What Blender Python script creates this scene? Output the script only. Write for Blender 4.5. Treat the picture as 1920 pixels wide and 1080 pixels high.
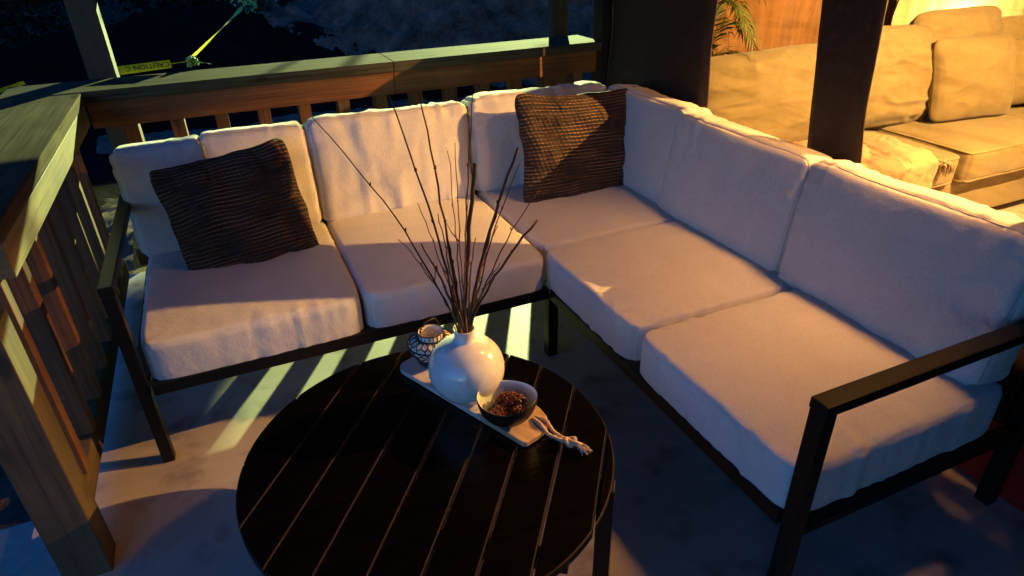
import bpy, bmesh, math, random
import numpy as np
from mathutils import Vector, Matrix, noise as mnoise

for o in list(bpy.data.objects):
    bpy.data.objects.remove(o)
SC = bpy.context.scene
COL = SC.collection
random.seed(7)
RNG = np.random.default_rng(7)
PI = math.pi
R_ = math.radians

# ------------------------------------------------------------------ camera
cam_d = bpy.data.cameras.new("camera")
cam = bpy.data.objects.new("camera", cam_d)
COL.objects.link(cam)
YAW, PITCH, ROLL = 0.405797, 0.508693, -0.025448
_cy, _sy, _cp, _sp = math.cos(YAW), math.sin(YAW), math.cos(PITCH), math.sin(PITCH)
_f = Vector((_sy*_cp, _cy*_cp, -_sp))
_r = Vector((_cy, -_sy, 0))
_u = _r.cross(_f)
_c, _s = math.cos(ROLL), math.sin(ROLL)
_r2 = _r*_c + _u*_s
_u2 = -_r*_s + _u*_c
_m = Matrix((_r2, _u2, -_f)).transposed().to_4x4()
_m.translation = Vector((0, 0, 1.5))
cam.matrix_world = _m
cam_d.sensor_width = 36
cam_d.lens = 22.84
cam_d.clip_start = 0.05
cam_d.clip_end = 600
SC.camera = cam

# ------------------------------------------------------------------ sky (dusk, sun just under the horizon)
world = bpy.data.worlds.new("World")
SC.world = world
world.use_nodes = True
wn = world.node_tree.nodes
wl = world.node_tree.links
bg = wn["Background"]
sky = wn.new("ShaderNodeTexSky")
sky.sky_type = 'NISHITA'
sky.sun_disc = False
sky.sun_elevation = R_(3)
sky.sun_rotation = R_(215)
sky.ozone_density = 6.0
sky.air_density = 1.0
sky.dust_density = 0.3
tint = wn.new("ShaderNodeMix")
tint.data_type = 'RGBA'
tint.blend_type = 'MULTIPLY'
tint.inputs[0].default_value = 1.0
tint.inputs[7].default_value = (0.57, 0.83, 1.0, 1)
wl.new(sky.outputs[0], tint.inputs[6])
wl.new(tint.outputs[2], bg.inputs[0])
SKY = 0.78
bg.inputs[1].default_value = SKY

# ------------------------------------------------------------------ flood lamp far behind the railing (greenish)
FLOOD_POS = Vector((7.9, 15.6, 3.85))
fl = bpy.data.lights.new("flood_light", 'SPOT')
fl.energy = 42000
fl.color = (0.82, 1.0, 0.38)
fl.spot_size = R_(26)
fl.spot_blend = 0.3
fl.shadow_soft_size = 0.06
flo = bpy.data.objects.new("flood_light", fl)
COL.objects.link(flo)
flo.location = FLOOD_POS
flo.rotation_euler = (Vector((0.5, 2.6, 0.6)) - FLOOD_POS).to_track_quat('-Z', 'Y').to_euler()

LAMP_POS = Vector((3.40, 1.00, 1.86))
SOFT_POS = Vector((2.04, 1.05, 2.34))
SOFT_STR = 235.0
LAMP_COL = (1.0, 0.52, 0.145)
CUT = 14.8
LAMP_STR = 160000.0
GLOW_STR = 620.0

# ------------------------------------------------------------------ exposure
SC.view_settings.view_transform = 'Standard'
SC.view_settings.look = 'None'
SC.view_settings.exposure = 0
SC.view_settings.gamma = 1
SC.view_settings.use_curve_mapping = False
SC.render.engine = 'CYCLES'
SC.cycles.use_denoising = True
SC.cycles.max_bounces = 8
SC.cycles.transparent_max_bounces = 16
SC.cycles.sample_clamp_indirect = 4
SC.cycles.caustics_reflective = False
SC.cycles.caustics_refractive = False


# ================================================================== helpers
def vnoise(P, seed=0):
    """smooth value noise in [-1, 1], vectorised"""
    P = np.asarray(P, float) + seed * 17.31
    i = np.floor(P).astype(np.int64)
    f = P - i
    f = f*f*(3 - 2*f)
    def h(a, b, c):
        n = (a*374761393 + b*668265263 + c*2147483647 + seed*144665) & 0x7fffffff
        n = ((n ^ (n >> 13)) * 1274126177) & 0x7fffffff
        n = (n ^ (n >> 16)) & 0xffff
        return n/32767.5 - 1
    x, y, z = i[..., 0], i[..., 1], i[..., 2]
    fx, fy, fz = f[..., 0], f[..., 1], f[..., 2]
    def lx(b, c):
        return h(x, b, c)*(1 - fx) + h(x + 1, b, c)*fx
    a = lx(y, z)*(1 - fy) + lx(y + 1, z)*fy
    b = lx(y, z + 1)*(1 - fy) + lx(y + 1, z + 1)*fy
    return a*(1 - fz) + b*fz


def fbm(P, seed=0, oct=4):
    s, a = 0, 1
    P = np.asarray(P, float)
    for k in range(oct):
        s = s + a*vnoise(P*(2.03**k), seed + k)
        a *= .5
    return s


def link(name, me, mat=None, parent=None, smooth=True):
    o = bpy.data.objects.new(name, me)
    COL.objects.link(o)
    if mat:
        me.materials.append(mat)
    if parent:
        o.parent = parent
    if smooth:
        me.polygons.foreach_set("use_smooth", [True]*len(me.polygons))
    return o


def mesh(name, V, F, mat=None, parent=None, smooth=True):
    me = bpy.data.meshes.new(name)
    me.from_pydata([tuple(map(float, v)) for v in V], [], F)
    me.update()
    return link(name, me, mat, parent, smooth)


def tag(o, label=None, cat=None, group=None, kind=None):
    if label: o['label'] = label
    if cat: o['category'] = cat
    if group: o['group'] = group
    if kind: o['kind'] = kind
    return o


def thing(name, label, cat, loc=(0, 0, 0), rz=0, group=None, mat=None):
    o = bpy.data.objects.new(name, None)
    COL.objects.link(o)
    o.empty_display_size = .1
    if mat is not None:
        o.matrix_world = mat
    else:
        o.location = loc
        o.rotation_euler = (0, 0, rz)
    return tag(o, label, cat, group)


class MB:
    def __init__(s):
        s.V = []; s.F = []
    def add(s, V, F):
        n = len(s.V)
        s.V += [tuple(v) for v in V]
        s.F += [tuple(i + n for i in f) for f in F]
        return s
    def box(s, lo, hi, M=None):
        (a, b, c), (d, e, f) = lo, hi
        V = [Vector(v) for v in ((a,b,c),(d,b,c),(d,e,c),(a,e,c),(a,b,f),(d,b,f),(d,e,f),(a,e,f))]
        if M: V = [M @ v for v in V]
        return s.add(V, [(0,3,2,1),(4,5,6,7),(0,1,5,4),(1,2,6,5),(2,3,7,6),(3,0,4,7)])
    def tube(s, pts, rad, n=8, cap=True):
        pts = [Vector(p) for p in pts]
        if not hasattr(rad, '__len__'): rad = [rad]*len(pts)
        V = []; F = []
        up = None
        for i, p in enumerate(pts):
            t = (pts[min(i+1, len(pts)-1)] - pts[max(i-1, 0)])
            if t.length < 1e-9: t = Vector((0, 0, 1))
            t.normalize()
            if up is None:
                up = t.orthogonal().normalized()
            up = (up - t*up.dot(t))
            if up.length < 1e-6: up = t.orthogonal()
            up.normalize()
            w = t.cross(up)
            for k in range(n):
                a = 2*PI*k/n
                V.append(p + (up*math.cos(a) + w*math.sin(a))*rad[i])
        for i in range(len(pts)-1):
            for k in range(n):
                F.append((i*n+k, i*n+(k+1) % n, (i+1)*n+(k+1) % n, (i+1)*n+k))
        if cap:
            F.append(tuple(range(n-1, -1, -1)))
            F.append(tuple((len(pts)-1)*n+k for k in range(n)))
        return s.add(V, F)
    def lathe(s, prof, n=48, c=(0, 0, 0)):
        V = []; F = []
        for r, z in prof:
            for k in range(n):
                a = 2*PI*k/n
                V.append((c[0]+r*math.cos(a), c[1]+r*math.sin(a), c[2]+z))
        for i in range(len(prof)-1):
            for k in range(n):
                F.append((i*n+k, i*n+(k+1) % n, (i+1)*n+(k+1) % n, (i+1)*n+k))
        return s.add(V, F)
    def build(s, name, mat=None, parent=None, smooth=False, bevel=0, seg=2):
        me = bpy.data.meshes.new(name)
        me.from_pydata([tuple(v) for v in s.V], [], s.F)
        if bevel:
            bm = bmesh.new(); bm.from_mesh(me)
            es = [e for e in bm.edges if len(e.link_faces) == 2 and e.calc_face_angle(0) > .5]
            bmesh.ops.bevel(bm, geom=es, offset=bevel, segments=seg, affect='EDGES', profile=.6)
            bm.to_mesh(me); bm.free()
        me.update()
        return link(name, me, mat, parent, smooth)


def bx(name, lo, hi, mat, parent=None, bevel=.003, M=None):
    return MB().box(lo, hi, M).build(name, mat, parent, bevel=bevel)


# ------------------------------------------------------------------ materials
def nt(name):
    m = bpy.data.materials.new(name)
    m.use_nodes = True
    n = m.node_tree.nodes
    b = n["Principled BSDF"]
    return m, n, m.node_tree.links, b


def ramp(n, stops):
    r = n.new("ShaderNodeValToRGB")
    e = r.color_ramp.elements
    while len(e) > 1:
        e.remove(e[-1])
    e[0].position = stops[0][0]
    e[0].color = (*stops[0][1], 1)
    for p, c in stops[1:]:
        x = e.new(p)
        x.color = (*c, 1)
    return r


def mixc(n, l, a, b, fac, mode='MIX'):
    x = n.new("ShaderNodeMix")
    x.data_type = 'RGBA'
    x.blend_type = mode
    for sock, v in ((0, fac), (6, a), (7, b)):
        if isinstance(v, (int, float)):
            x.inputs[sock].default_value = v
        elif isinstance(v, tuple):
            x.inputs[sock].default_value = (*v, 1)
        else:
            l.new(v, x.inputs[sock])
    return x.outputs[2]


def coords(n, l, scale=(1, 1, 1), kind='Object', rot=(0, 0, 0)):
    tc = n.new("ShaderNodeTexCoord")
    mp = n.new("ShaderNodeMapping")
    mp.inputs['Scale'].default_value = scale
    mp.inputs['Rotation'].default_value = rot
    l.new(tc.outputs[kind], mp.inputs[0])
    return mp.outputs[0]


def tnoise(n, l, vec, scale, detail=4, rough=.55):
    x = n.new("ShaderNodeTexNoise")
    x.inputs['Scale'].default_value = scale
    x.inputs['Detail'].default_value = detail
    x.inputs['Roughness'].default_value = rough
    l.new(vec, x.inputs['Vector'])
    return x.outputs['Fac']


def bump(n, l, b, h, strength=.3, dist=.01, prev=None):
    x = n.new("ShaderNodeBump")
    x.inputs['Strength'].default_value = strength
    x.inputs['Distance'].default_value = dist
    l.new(h, x.inputs['Height'])
    if prev is not None:
        l.new(prev, x.inputs['Normal'])
    l.new(x.outputs[0], b.inputs['Normal'])
    return x.outputs[0]


def m_fabric(name, col, var=.12, rough=.95, weave=900, wr=.25, sheen=.15):
    m, n, l, b = nt(name)
    v = coords(n, l)
    a = tnoise(n, l, v, 9, 5)
    r = ramp(n, [(.3, tuple(c*(1-var) for c in col)), (.7, tuple(min(1, c*(1+var*.4)) for c in col))])
    l.new(a, r.inputs[0])
    sl = tnoise(n, l, coords(n, l, (1, .35, 1)), 330, 2, .6)
    sr = ramp(n, [(.32, (.86, .86, .86)), (.6, (1, 1, 1))])
    l.new(sl, sr.inputs[0])
    l.new(mixc(n, l, r.outputs[0], sr.outputs[0], 1.0, 'MULTIPLY'), b.inputs['Base Color'])
    b.inputs['Roughness'].default_value = rough
    b.inputs['Sheen Weight'].default_value = sheen
    w = tnoise(n, l, v, weave, 2)
    p = bump(n, l, b, w, .25, .0008)
    q = tnoise(n, l, v, 14, 4, .6)
    bump(n, l, b, q, wr, .02, p)
    return m


def m_plain(name, col, rough=.5, metal=0, spec=.5, nsc=0, nst=.1, coat=0):
    m, n, l, b = nt(name)
    b.inputs['Base Color'].default_value = (*col, 1)
    b.inputs['Roughness'].default_value = rough
    b.inputs['Metallic'].default_value = metal
    b.inputs['Specular IOR Level'].default_value = spec
    b.inputs['Coat Weight'].default_value = coat
    v = coords(n, l)
    a = tnoise(n, l, v, 30, 4)
    r = ramp(n, [(.3, tuple(c*.85 for c in col)), (.7, tuple(min(1, c*1.1) for c in col))])
    l.new(a, r.inputs[0])
    l.new(r.outputs[0], b.inputs['Base Color'])
    if nsc:
        bump(n, l, b, tnoise(n, l, v, nsc, 3), nst, .003)
    return m


def m_wood(name, dark, light, axis=0, scale=1.0, rough=.65, knots=True):
    """boards: long grain stretched along one axis, knots and darker bands"""
    m, n, l, b = nt(name)
    s = [1, 1, 1]
    st = [26*scale]*3
    st[axis] = 1.6*scale
    v = coords(n, l, tuple(st))
    a = tnoise(n, l, v, 1.0, 6, .62)
    r = ramp(n, [(.28, dark), (.5, tuple((x+y)/2 for x, y in zip(dark, light))), (.72, light)])
    l.new(a, r.inputs[0])
    out = r.outputs[0]
    st3 = [120*scale]*3
    st3[axis] = 2.4*scale
    fs = tnoise(n, l, coords(n, l, tuple(st3)), 1.0, 3, .6)
    fr = ramp(n, [(.34, (.35, .33, .31)), (.46, (.85, .85, .85)), (.6, (1, 1, 1))])
    l.new(fs, fr.inputs[0])
    out = mixc(n, l, out, fr.outputs[0], .75, 'MULTIPLY')
    bl = tnoise(n, l, coords(n, l), 3.1, 3, .6)
    br = ramp(n, [(.35, (.68, .66, .62)), (.6, (1.15, 1.12, 1.1))])
    l.new(bl, br.inputs[0])
    out = mixc(n, l, out, br.outputs[0], .8, 'MULTIPLY')
    if knots:
        st2 = [9]*3
        st2[axis] = 3.2
        v2 = coords(n, l, tuple(st2))
        vo = n.new("ShaderNodeTexVoronoi")
        vo.inputs['Scale'].default_value = 1.0
        l.new(v2, vo.inputs['Vector'])
        kr = ramp(n, [(.0, (1, 1, 1)), (.1, (.9, .9, .9)), (.17, (0, 0, 0))])
        l.new(vo.outputs['Distance'], kr.inputs[0])
        out = mixc(n, l, out, tuple(c*.45 for c in dark), kr.outputs[0])
    l.new(out, b.inputs['Base Color'])
    b.inputs['Roughness'].default_value = rough
    bump(n, l, b, a, .35, .003)
    return m


M_SOFA = m_fabric("sofa_cloth", (.70, .66, .62), .06)
M_PIPE = m_fabric("sofa_piping", (.45, .42, .39), .06)
M_METAL = m_plain("charcoal_metal", (.0045, .004, .0036), .42, 0, .3, 400, .05)
M_TABLE = m_wood("espresso_wood", (.0012, .0009, .0008), (.0030, .0022, .0018), 0, 1.5, .24, False)
M_TABLE.node_tree.nodes["Principled BSDF"].inputs['Specular IOR Level'].default_value = .22
M_EDGE_GLINT = m_plain("slat_edge_glint", (.030, .021, .016), .4)  # pale bevel colour paints the light caught along the slat gaps
M_DECKW_X = m_wood("weathered_pine_x", (.05, .042, .028), (.115, .098, .066), 0)
M_DECKW_Y = m_wood("weathered_pine_y", (.062, .046, .026), (.135, .105, .058), 1)
M_PINE_Y = m_wood("fresh_pine_y", (.12, .075, .022), (.24, .165, .055), 1)
M_DECKW_Z = m_wood("pine_board_z", (.075, .026, .006), (.17, .066, .017), 2)
M_POSTW = m_wood("post_wood", (.028, .019, .010), (.065, .045, .024), 2)
M_NEWEL = m_wood("newel_wood", (.055, .036, .014), (.13, .085, .034), 2)
for m_ in (M_DECKW_X, M_DECKW_Y):
    m_.node_tree.nodes['Principled BSDF'].inputs['Specular IOR Level'].default_value = .08
    m_.node_tree.nodes['Principled BSDF'].inputs['Roughness'].default_value = .9
M_STAIN_X = m_wood("stained_board_x", (.10, .027, .007), (.25, .09, .026), 0)
M_COUCH = m_fabric("couch_plush", (.205, .168, .078), .12, wr=.25)
M_COUCHP = m_fabric("couch_piping", (.26, .215, .10), .1)
M_PLUSH = m_fabric("pillow_plush", (.185, .148, .066), .16, wr=.3, weave=300)
M_THROW = m_fabric("throw_knit", (.40, .30, .17), .2, weave=220, wr=.6)
M_THROW2 = m_fabric("throw_peach", (.34, .20, .11), .2, weave=220, wr=.6)
M_WHITE = m_plain("white_glaze", (.80, .77, .74), .18, 0, .5, 0, 0, .4)
M_PAPER = m_plain("lantern_paper", (.82, .70, .58), .7)
M_WIRE = m_plain("black_wire", (.010, .008, .007), .5)
M_TWIG = m_plain("twig_bark", (.10, .045, .023), .75, 0, .3, 200, .4)
M_TWIG2 = m_plain("twig_bark_pale", (.26, .12, .05), .75, 0, .3, 200, .4)
M_SHELL = m_plain("coconut_shell", (.022, .011, .007), .35, 0, .5, 60, .2)
M_CONE = m_plain("pine_cone_scale", (.16, .045, .018), .45, 0, .4, 300, .2)
M_ROPE = m_fabric("jute_rope", (.58, .42, .30), .15, weave=400)
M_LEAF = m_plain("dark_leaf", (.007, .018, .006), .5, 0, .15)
M_LEAF2 = m_plain("lit_leaf", (.25, .52, .14), .3, 0, .5)  # leaf green raised to paint light glints on bushes and weeds
M_BARK = m_plain("bark", (.035, .024, .016), .9, 0, .2, 40, .8)
M_PALM = m_plain("palm_leaf", (.075, .125, .024), .45, 0, .4)
M_RED = m_plain("red_vinyl", (.42, .012, .008), .45, 0, .4, 12, .2)
M_DARKFAB = m_fabric("dark_brown_canvas", (.022, .010, .006), .25, .8, wr=.5, sheen=0)
M_ROOF = m_wood("roof_board", (.05, .03, .018), (.10, .06, .035), 0)
M_TENTROOF = m_fabric("tent_ceiling_cloth", (.45, .30, .17), .1)
M_BLOCKER = m_fabric("flood_blocker_cloth", (.05, .04, .03), .1, sheen=0)


def m_floor():
    m, n, l, b = nt("porch_concrete")
    v = coords(n, l)
    a = tnoise(n, l, v, 2.2, 6, .6)
    r = ramp(n, [(.3, (.36, .315, .265)), (.55, (.47, .41, .345)), (.75, (.54, .475, .40))])
    l.new(a, r.inputs[0])
    v2 = coords(n, l, (1.5, 22, 4))
    s = tnoise(n, l, v2, 1.3, 5, .6)
    r2 = ramp(n, [(.35, (.78, .78, .78)), (.6, (1, 1, 1))])
    l.new(s, r2.inputs[0])
    c = mixc(n, l, r.outputs[0], r2.outputs[0], .35, 'MULTIPLY')
    blot = tnoise(n, l, v, 7, 3, .5)
    r3 = ramp(n, [(.30, (.5, .47, .45)), (.46, (1, 1, 1))])
    l.new(blot, r3.inputs[0])
    c = mixc(n, l, c, r3.outputs[0], .85, 'MULTIPLY')
    l.new(c, b.inputs['Base Color'])
    b.inputs['Roughness'].default_value = .55
    b.inputs['Specular IOR Level'].default_value = .3
    g = tnoise(n, l, v, 90, 5, .7)
    p = bump(n, l, b, g, .25, .002)
    bump(n, l, b, a, .12, .004, p)
    return m


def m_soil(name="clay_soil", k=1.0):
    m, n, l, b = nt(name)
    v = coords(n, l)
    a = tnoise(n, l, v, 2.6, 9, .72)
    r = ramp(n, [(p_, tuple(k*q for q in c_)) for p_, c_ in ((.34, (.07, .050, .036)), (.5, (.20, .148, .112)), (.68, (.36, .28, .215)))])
    l.new(a, r.inputs[0])
    l.new(r.outputs[0], b.inputs['Base Color'])
    b.inputs['Roughness'].default_value = .95
    b.inputs['Specular IOR Level'].default_value = .05
    g = tnoise(n, l, v, 11, 8, .7)
    bump(n, l, b, g, 1.0, .2)
    return m


def m_vinyl():
    m, n, l, b = nt("clear_vinyl")
    n.remove(b)
    out = n["Material Output"]
    v = coords(n, l, (1, 1.1, 9))
    a = tnoise(n, l, v, 2.4, 4, .6)
    r = ramp(n, [(.32, (.72, .70, .66)), (.5, (.93, .92, .90)), (.7, (.97, .97, .96))])
    l.new(a, r.inputs[0])
    t = n.new("ShaderNodeBsdfTransparent")
    l.new(r.outputs[0], t.inputs[0])
    g = n.new("ShaderNodeBsdfGlossy")
    g.inputs['Roughness'].default_value = .12
    g.inputs[0].default_value = (.9, .9, .9, 1)
    v3 = coords(n, l, (1, 1, 1))
    bb = n.new("ShaderNodeBump")
    bb.inputs['Strength'].default_value = .5
    bb.inputs['Distance'].default_value = .02
    l.new(tnoise(n, l, v3, 5, 3), bb.inputs['Height'])
    l.new(bb.outputs[0], g.inputs['Normal'])
    mx = n.new("ShaderNodeMixShader")
    mx.inputs[0].default_value = .035
    l.new(t.outputs[0], mx.inputs[1])
    l.new(g.outputs[0], mx.inputs[2])
    l.new(mx.outputs[0], out.inputs[0])
    return m


def m_curtain():
    m, n, l, b = nt("rust_curtain")
    v = coords(n, l, (7, 7, 1.2))
    a = tnoise(n, l, v, 1.6, 6, .62)
    r = ramp(n, [(.3, (.12, .056, .016)), (.55, (.19, .095, .030)), (.75, (.27, .15, .056))])
    l.new(a, r.inputs[0])
    l.new(r.outputs[0], b.inputs['Base Color'])
    b.inputs['Roughness'].default_value = .9
    p = bump(n, l, b, a, .6, .02)
    return m


def m_emit(name, col, strength):
    m, n, l, b = nt(name)
    b.inputs['Base Color'].default_value = (*col, 1)
    b.inputs['Emission Color'].default_value = (*col, 1)
    b.inputs['Emission Strength'].default_value = strength
    return m


def m_woven():
    """chunky knit rows: brown-black yarn, tan thread showing between the stitches (UV: x along the row, y across rows)"""
    m, n, l, b = nt("woven_brown_yarn")
    uv = coords(n, l, (1, 1, 1), 'UV')
    sp = n.new("ShaderNodeSeparateXYZ")
    l.new(uv, sp.inputs[0])
    # stitch pattern
    v = coords(n, l, (5, 34, 1), 'UV')
    a = tnoise(n, l, v, 1.0, 3, .6)
    r = ramp(n, [(.35, (.012, .007, .006)), (.55, (.04, .02, .013)), (.75, (.09, .04, .022))])
    l.new(a, r.inputs[0])
    w = n.new("ShaderNodeMath"); w.operation = 'MULTIPLY'; w.inputs[1].default_value = 2*PI*33
    l.new(sp.outputs[1], w.inputs[0])
    c = n.new("ShaderNodeMath"); c.operation = 'COSINE'
    l.new(w.outputs[0], c.inputs[0])
    v2 = coords(n, l, (150, 33, 1), 'UV')
    k = tnoise(n, l, v2, 1.0, 1, .5)
    mul = n.new("ShaderNodeMath"); mul.operation = 'MULTIPLY'
    l.new(c.outputs[0], mul.inputs[0]); l.new(k, mul.inputs[1])
    kr = ramp(n, [(.34, (0, 0, 0)), (.52, (1, 1, 1))])
    l.new(mul.outputs[0], kr.inputs[0])
    pm = tnoise(n, l, coords(n, l, (3.2, 5.0, 1), 'UV'), 1.0, 3, .6)
    pr_ = ramp(n, [(.40, (.10, .10, .10)), (.58, (1, 1, 1))])
    l.new(pm, pr_.inputs[0])
    kk = mixc(n, l, kr.outputs[0], pr_.outputs[0], 1.0, 'MULTIPLY')
    col = mixc(n, l, r.outputs[0], (.34, .20, .10), kk)
    l.new(col, b.inputs['Base Color'])
    b.inputs['Roughness'].default_value = .9
    bump(n, l, b, tnoise(n, l, coords(n, l, (110, 66, 1), 'UV'), 1.0, 3), .6, .004)
    return m


M_FLOOR = m_floor()
M_SOIL = m_soil()
M_DARKSOIL = m_soil("dark_soil", .045)  # same soil colours scaled down to near black
M_VINYL = m_vinyl()
M_CURT = m_curtain()
M_WOVEN = m_woven()
M_CONC = m_plain("path_concrete", (.36, .34, .32), .8, 0, .3, 40, .3)


# ================================================================== setting
# terrain round the porch: one sheet reaching far out, soil banks behind
def terrain_h(x, y, mound=True):
    z = -.34 + .05*fbm(np.stack([x*.6, y*.6, x*0], -1), 3)
    rough = np.clip((np.hypot(x - 2, y - 10)), 0, 40)
    def heap(cx, cy, rx, ry, h, p=1.0):
        q = np.sqrt(((x-cx)/rx)**2 + ((y-cy)/ry)**2)
        return h*np.clip(1 - q, 0, 1)**p
    big = heap(4.9, 11.6, 4.2, 3.9, 2.25, .62)
    low = heap(.2, 11.0, 5.5, 3.4, .9, .8)
    side = heap(-2.6, 4.2, 2.2, 4.0, .45, .8)
    q_ = np.clip((-x - 7.0)/9.0, 0, 1)
    side = side + 5.5*q_*q_*(3-2*q_)  # added rise at the far left that blocks low sky light
    h = low + side*1.25 if not mound else np.maximum(big, low) + side
    clod = fbm(np.stack([x*1.7, y*1.7, x*0+2], -1), 11, 5)*.12 + np.abs(fbm(np.stack([x*5, y*5, x*0+5], -1), 23, 3))*.035
    z = z + h + clod*np.clip(h*2 + .35, .3, 1.3)
    # keep clear of the porch slab
    d = np.maximum(np.maximum(-.9 - x, x - 7.0), np.maximum(-3.5 - y, y - 3.75))
    z = np.where(d < 0, -.45, z)
    zz = np.where((x < -.6) & (y < 1.75), -.40, z)
    return zz


def grid_sheet(name, xs, ys, mat, mound=False):
    X, Y = np.meshgrid(xs, ys)
    Z = terrain_h(X, Y, mound) - (.0 if not mound else .012)
    if mound:
        Z = Z + .11*fbm(np.stack([X*2.6, Y*3.1, X*0+7], -1), 31, 4) + .06*np.abs(fbm(np.stack([X*8, Y*9, X*0], -1), 37, 2))
    V = np.stack([X, Y, Z], -1).reshape(-1, 3)
    nx, ny = len(xs), len(ys)
    F = [(j*nx+i, j*nx+i+1, (j+1)*nx+i+1, (j+1)*nx+i) for j in range(ny-1) for i in range(nx-1)]
    return mesh(name, V, F, mat)


xs = np.concatenate([np.linspace(-120, -8, 15), np.linspace(-7.5, 12, 320), np.linspace(13, 120, 15)])
ys = np.concatenate([np.linspace(-120, -6, 12), np.linspace(-5, 18, 340), np.linspace(19, 120, 15)])
tag(grid_sheet("ground", xs, ys, M_DARKSOIL), kind='structure')
md_ = grid_sheet("soil_mound", np.linspace(.2, 11, 300), np.linspace(7.0, 17.5, 260), M_SOIL, True)
bm = bmesh.new(); bm.from_mesh(md_.data)
dead = [v for v in bm.verts if ((v.co.x-4.9)/4.35)**2 + ((v.co.y-11.6)/4.05)**2 > 1]
bmesh.ops.delete(bm, geom=dead, context='VERTS')
bm.to_mesh(md_.data); bm.free()
tag(md_, kind='structure')

bx("floor", (-.655, -3.2, -.40), (6.6, 3.46, 0), M_FLOOR, bevel=.008)['kind'] = 'structure'
bx("path", (-3.4, -3.2, -.40), (-.662, 1.86, -.035), M_CONC, bevel=.012)['kind'] = 'structure'
rf = MB()
rf.add([(-1.7, -1.9, 2.46), (0.2, -1.9, 2.72), (6.8, -1.9, 2.72), (6.8, 3.98, 2.72), (0.2, 3.98, 2.72), (-1.7, 3.98, 2.46),
        (-1.7, -1.9, 2.56), (0.2, -1.9, 2.86), (6.8, -1.9, 2.86), (6.8, 3.98, 2.86), (0.2, 3.98, 2.86), (-1.7, 3.98, 2.56)],
       [(0, 5, 4, 1), (1, 4, 3, 2), (6, 7, 10, 11), (7, 8, 9, 10), (0, 1, 7, 6), (1, 2, 8, 7), (2, 3, 9, 8), (3, 4, 10, 9), (4, 5, 11, 10), (5, 0, 6, 11)])
rf = rf.build("roof", M_ROOF)
hw = MB()  # added wall out of view, keeps sky light from coming in behind
for k in range(14):
    hw.box((-.9, -1.75, .19*k+.004), (1.80, -1.70 + .012, .19*k+.186))
hw.box((-.9, -1.80, 0), (1.80, -1.752, 2.66))
hw = hw.build("sky_blocker_wall", m_plain("dark_siding", (.05, .045, .04), .7))
tag(hw, "added dark clapboard wall behind the viewer that blocks sky light", "wall")
rf['kind'] = 'structure'

X, Y = np.meshgrid(np.linspace(-5.5, -.668, 150), np.linspace(1.872, 5.2, 110))
Z = -.13 - .06*np.clip(-X-.7, 0, 3) + .06*fbm(np.stack([X*2.2, Y*2.2, X*0], -1), 41, 4) + .03*np.abs(fbm(np.stack([X*8, Y*8, X*0], -1), 43, 3))
V = np.stack([X, Y, Z], -1).reshape(-1, 3)
tag(mesh("dirt_bank", V, [(j*150+i, j*150+i+1, j*150+151+i, j*150+150+i) for j in range(109) for i in range(149)], M_SOIL), kind='structure')
X, Y = np.meshgrid(np.linspace(-1.2, 5.5, 170), np.linspace(3.80, 8.4, 120))
Z = -.27 + .05*fbm(np.stack([X*1.6, Y*1.6, X*0], -1), 45, 4) + .03*np.abs(fbm(np.stack([X*8, Y*8, X*0], -1), 47, 3)) - .25*np.clip((Y-7.4), 0, 1)
V = np.stack([X, Y, Z], -1).reshape(-1, 3)
tag(mesh("rear_soil", V, [(j*170+i, j*170+i+1, j*170+171+i, j*170+170+i) for j in range(119) for i in range(169)], M_SOIL), kind='structure')
# ------------------------------------------------------------------ railings
CAPZ0, CAPZ1 = .872, .920


def railing_back():
    t = thing("porch_railing", "rear wooden porch railing with wide flat cap behind the long side of the sofa", "railing", (0, 3.4, 0))
    def P(lo, hi): return (lo[0], lo[1]-3.4, lo[2]), (hi[0], hi[1]-3.4, hi[2])
    xb = [-.86, .82, 2.03]
    for a, b_ in zip(xb[:-1], xb[1:]):
        bx("cap_board", *P((a+.001, 3.336, CAPZ0), (b_-.001, 3.63, CAPZ1)), M_DECKW_X, t, .004)
    for a, b_ in ((-.545, .818), (.821, 2.0)):
        bx("top_rail", *P((a, 3.352, .758), (b_, 3.392, CAPZ0-.002)), M_STAIN_X, t, .003)
    bx("bottom_rail", *P((-.545, 3.36, .075), (2.0, 3.40, .165)), M_STAIN_X, t, .003)
    for k in range(-3, 10):
        x = .171 + .191*k
        bx("baluster", *P((x-.029, 3.362, .165), (x+.029, 3.455, .757)), M_DECKW_Z, t, .003)
    return t


def railing_side():
    t = thing("porch_railing", "side wooden porch railing running toward the viewer beside the sofa arm", "railing", (-.6, 1.6, 0))
    def P(lo, hi): return (lo[0]+.6, lo[1]-1.6, lo[2]), (hi[0]+.6, hi[1]-1.6, hi[2])
    # mitred cap: outer boards
    bx("cap_board", *P((-.84, 1.76, CAPZ0), (-.545, 3.334, CAPZ1-.003)), M_DECKW_Y, t, .004)
    bx("top_rail", *P((-.588, 1.765, .780), (-.549, 3.34, CAPZ0-.002)), M_PINE_Y, t, .003)
    bx("bottom_rail", *P((-.635, 1.63, .05), (-.597, 3.34, .14)), M_DECKW_Y, t, .003)
    for k in range(8):
        y = 1.80 + .191*k
        bx("baluster", *P((-.640, y-.022, .14), (-.590, y+.022, CAPZ0-.004)), M_DECKW_Z, t, .003)
    return t


railing_back()
railing_side()


def post(name, label, x0, y0, x1, y1, z0, z1, mat, group=None):
    cx, cy = (x0+x1)/2, (y0+y1)/2
    o = bx(name, (x0-cx, y0-cy, 0), (x1-cx, y1-cy, z1-z0), mat, None, .004)
    o.location = (cx, cy, z0)
    return tag(o, label, "post", group)


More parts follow.
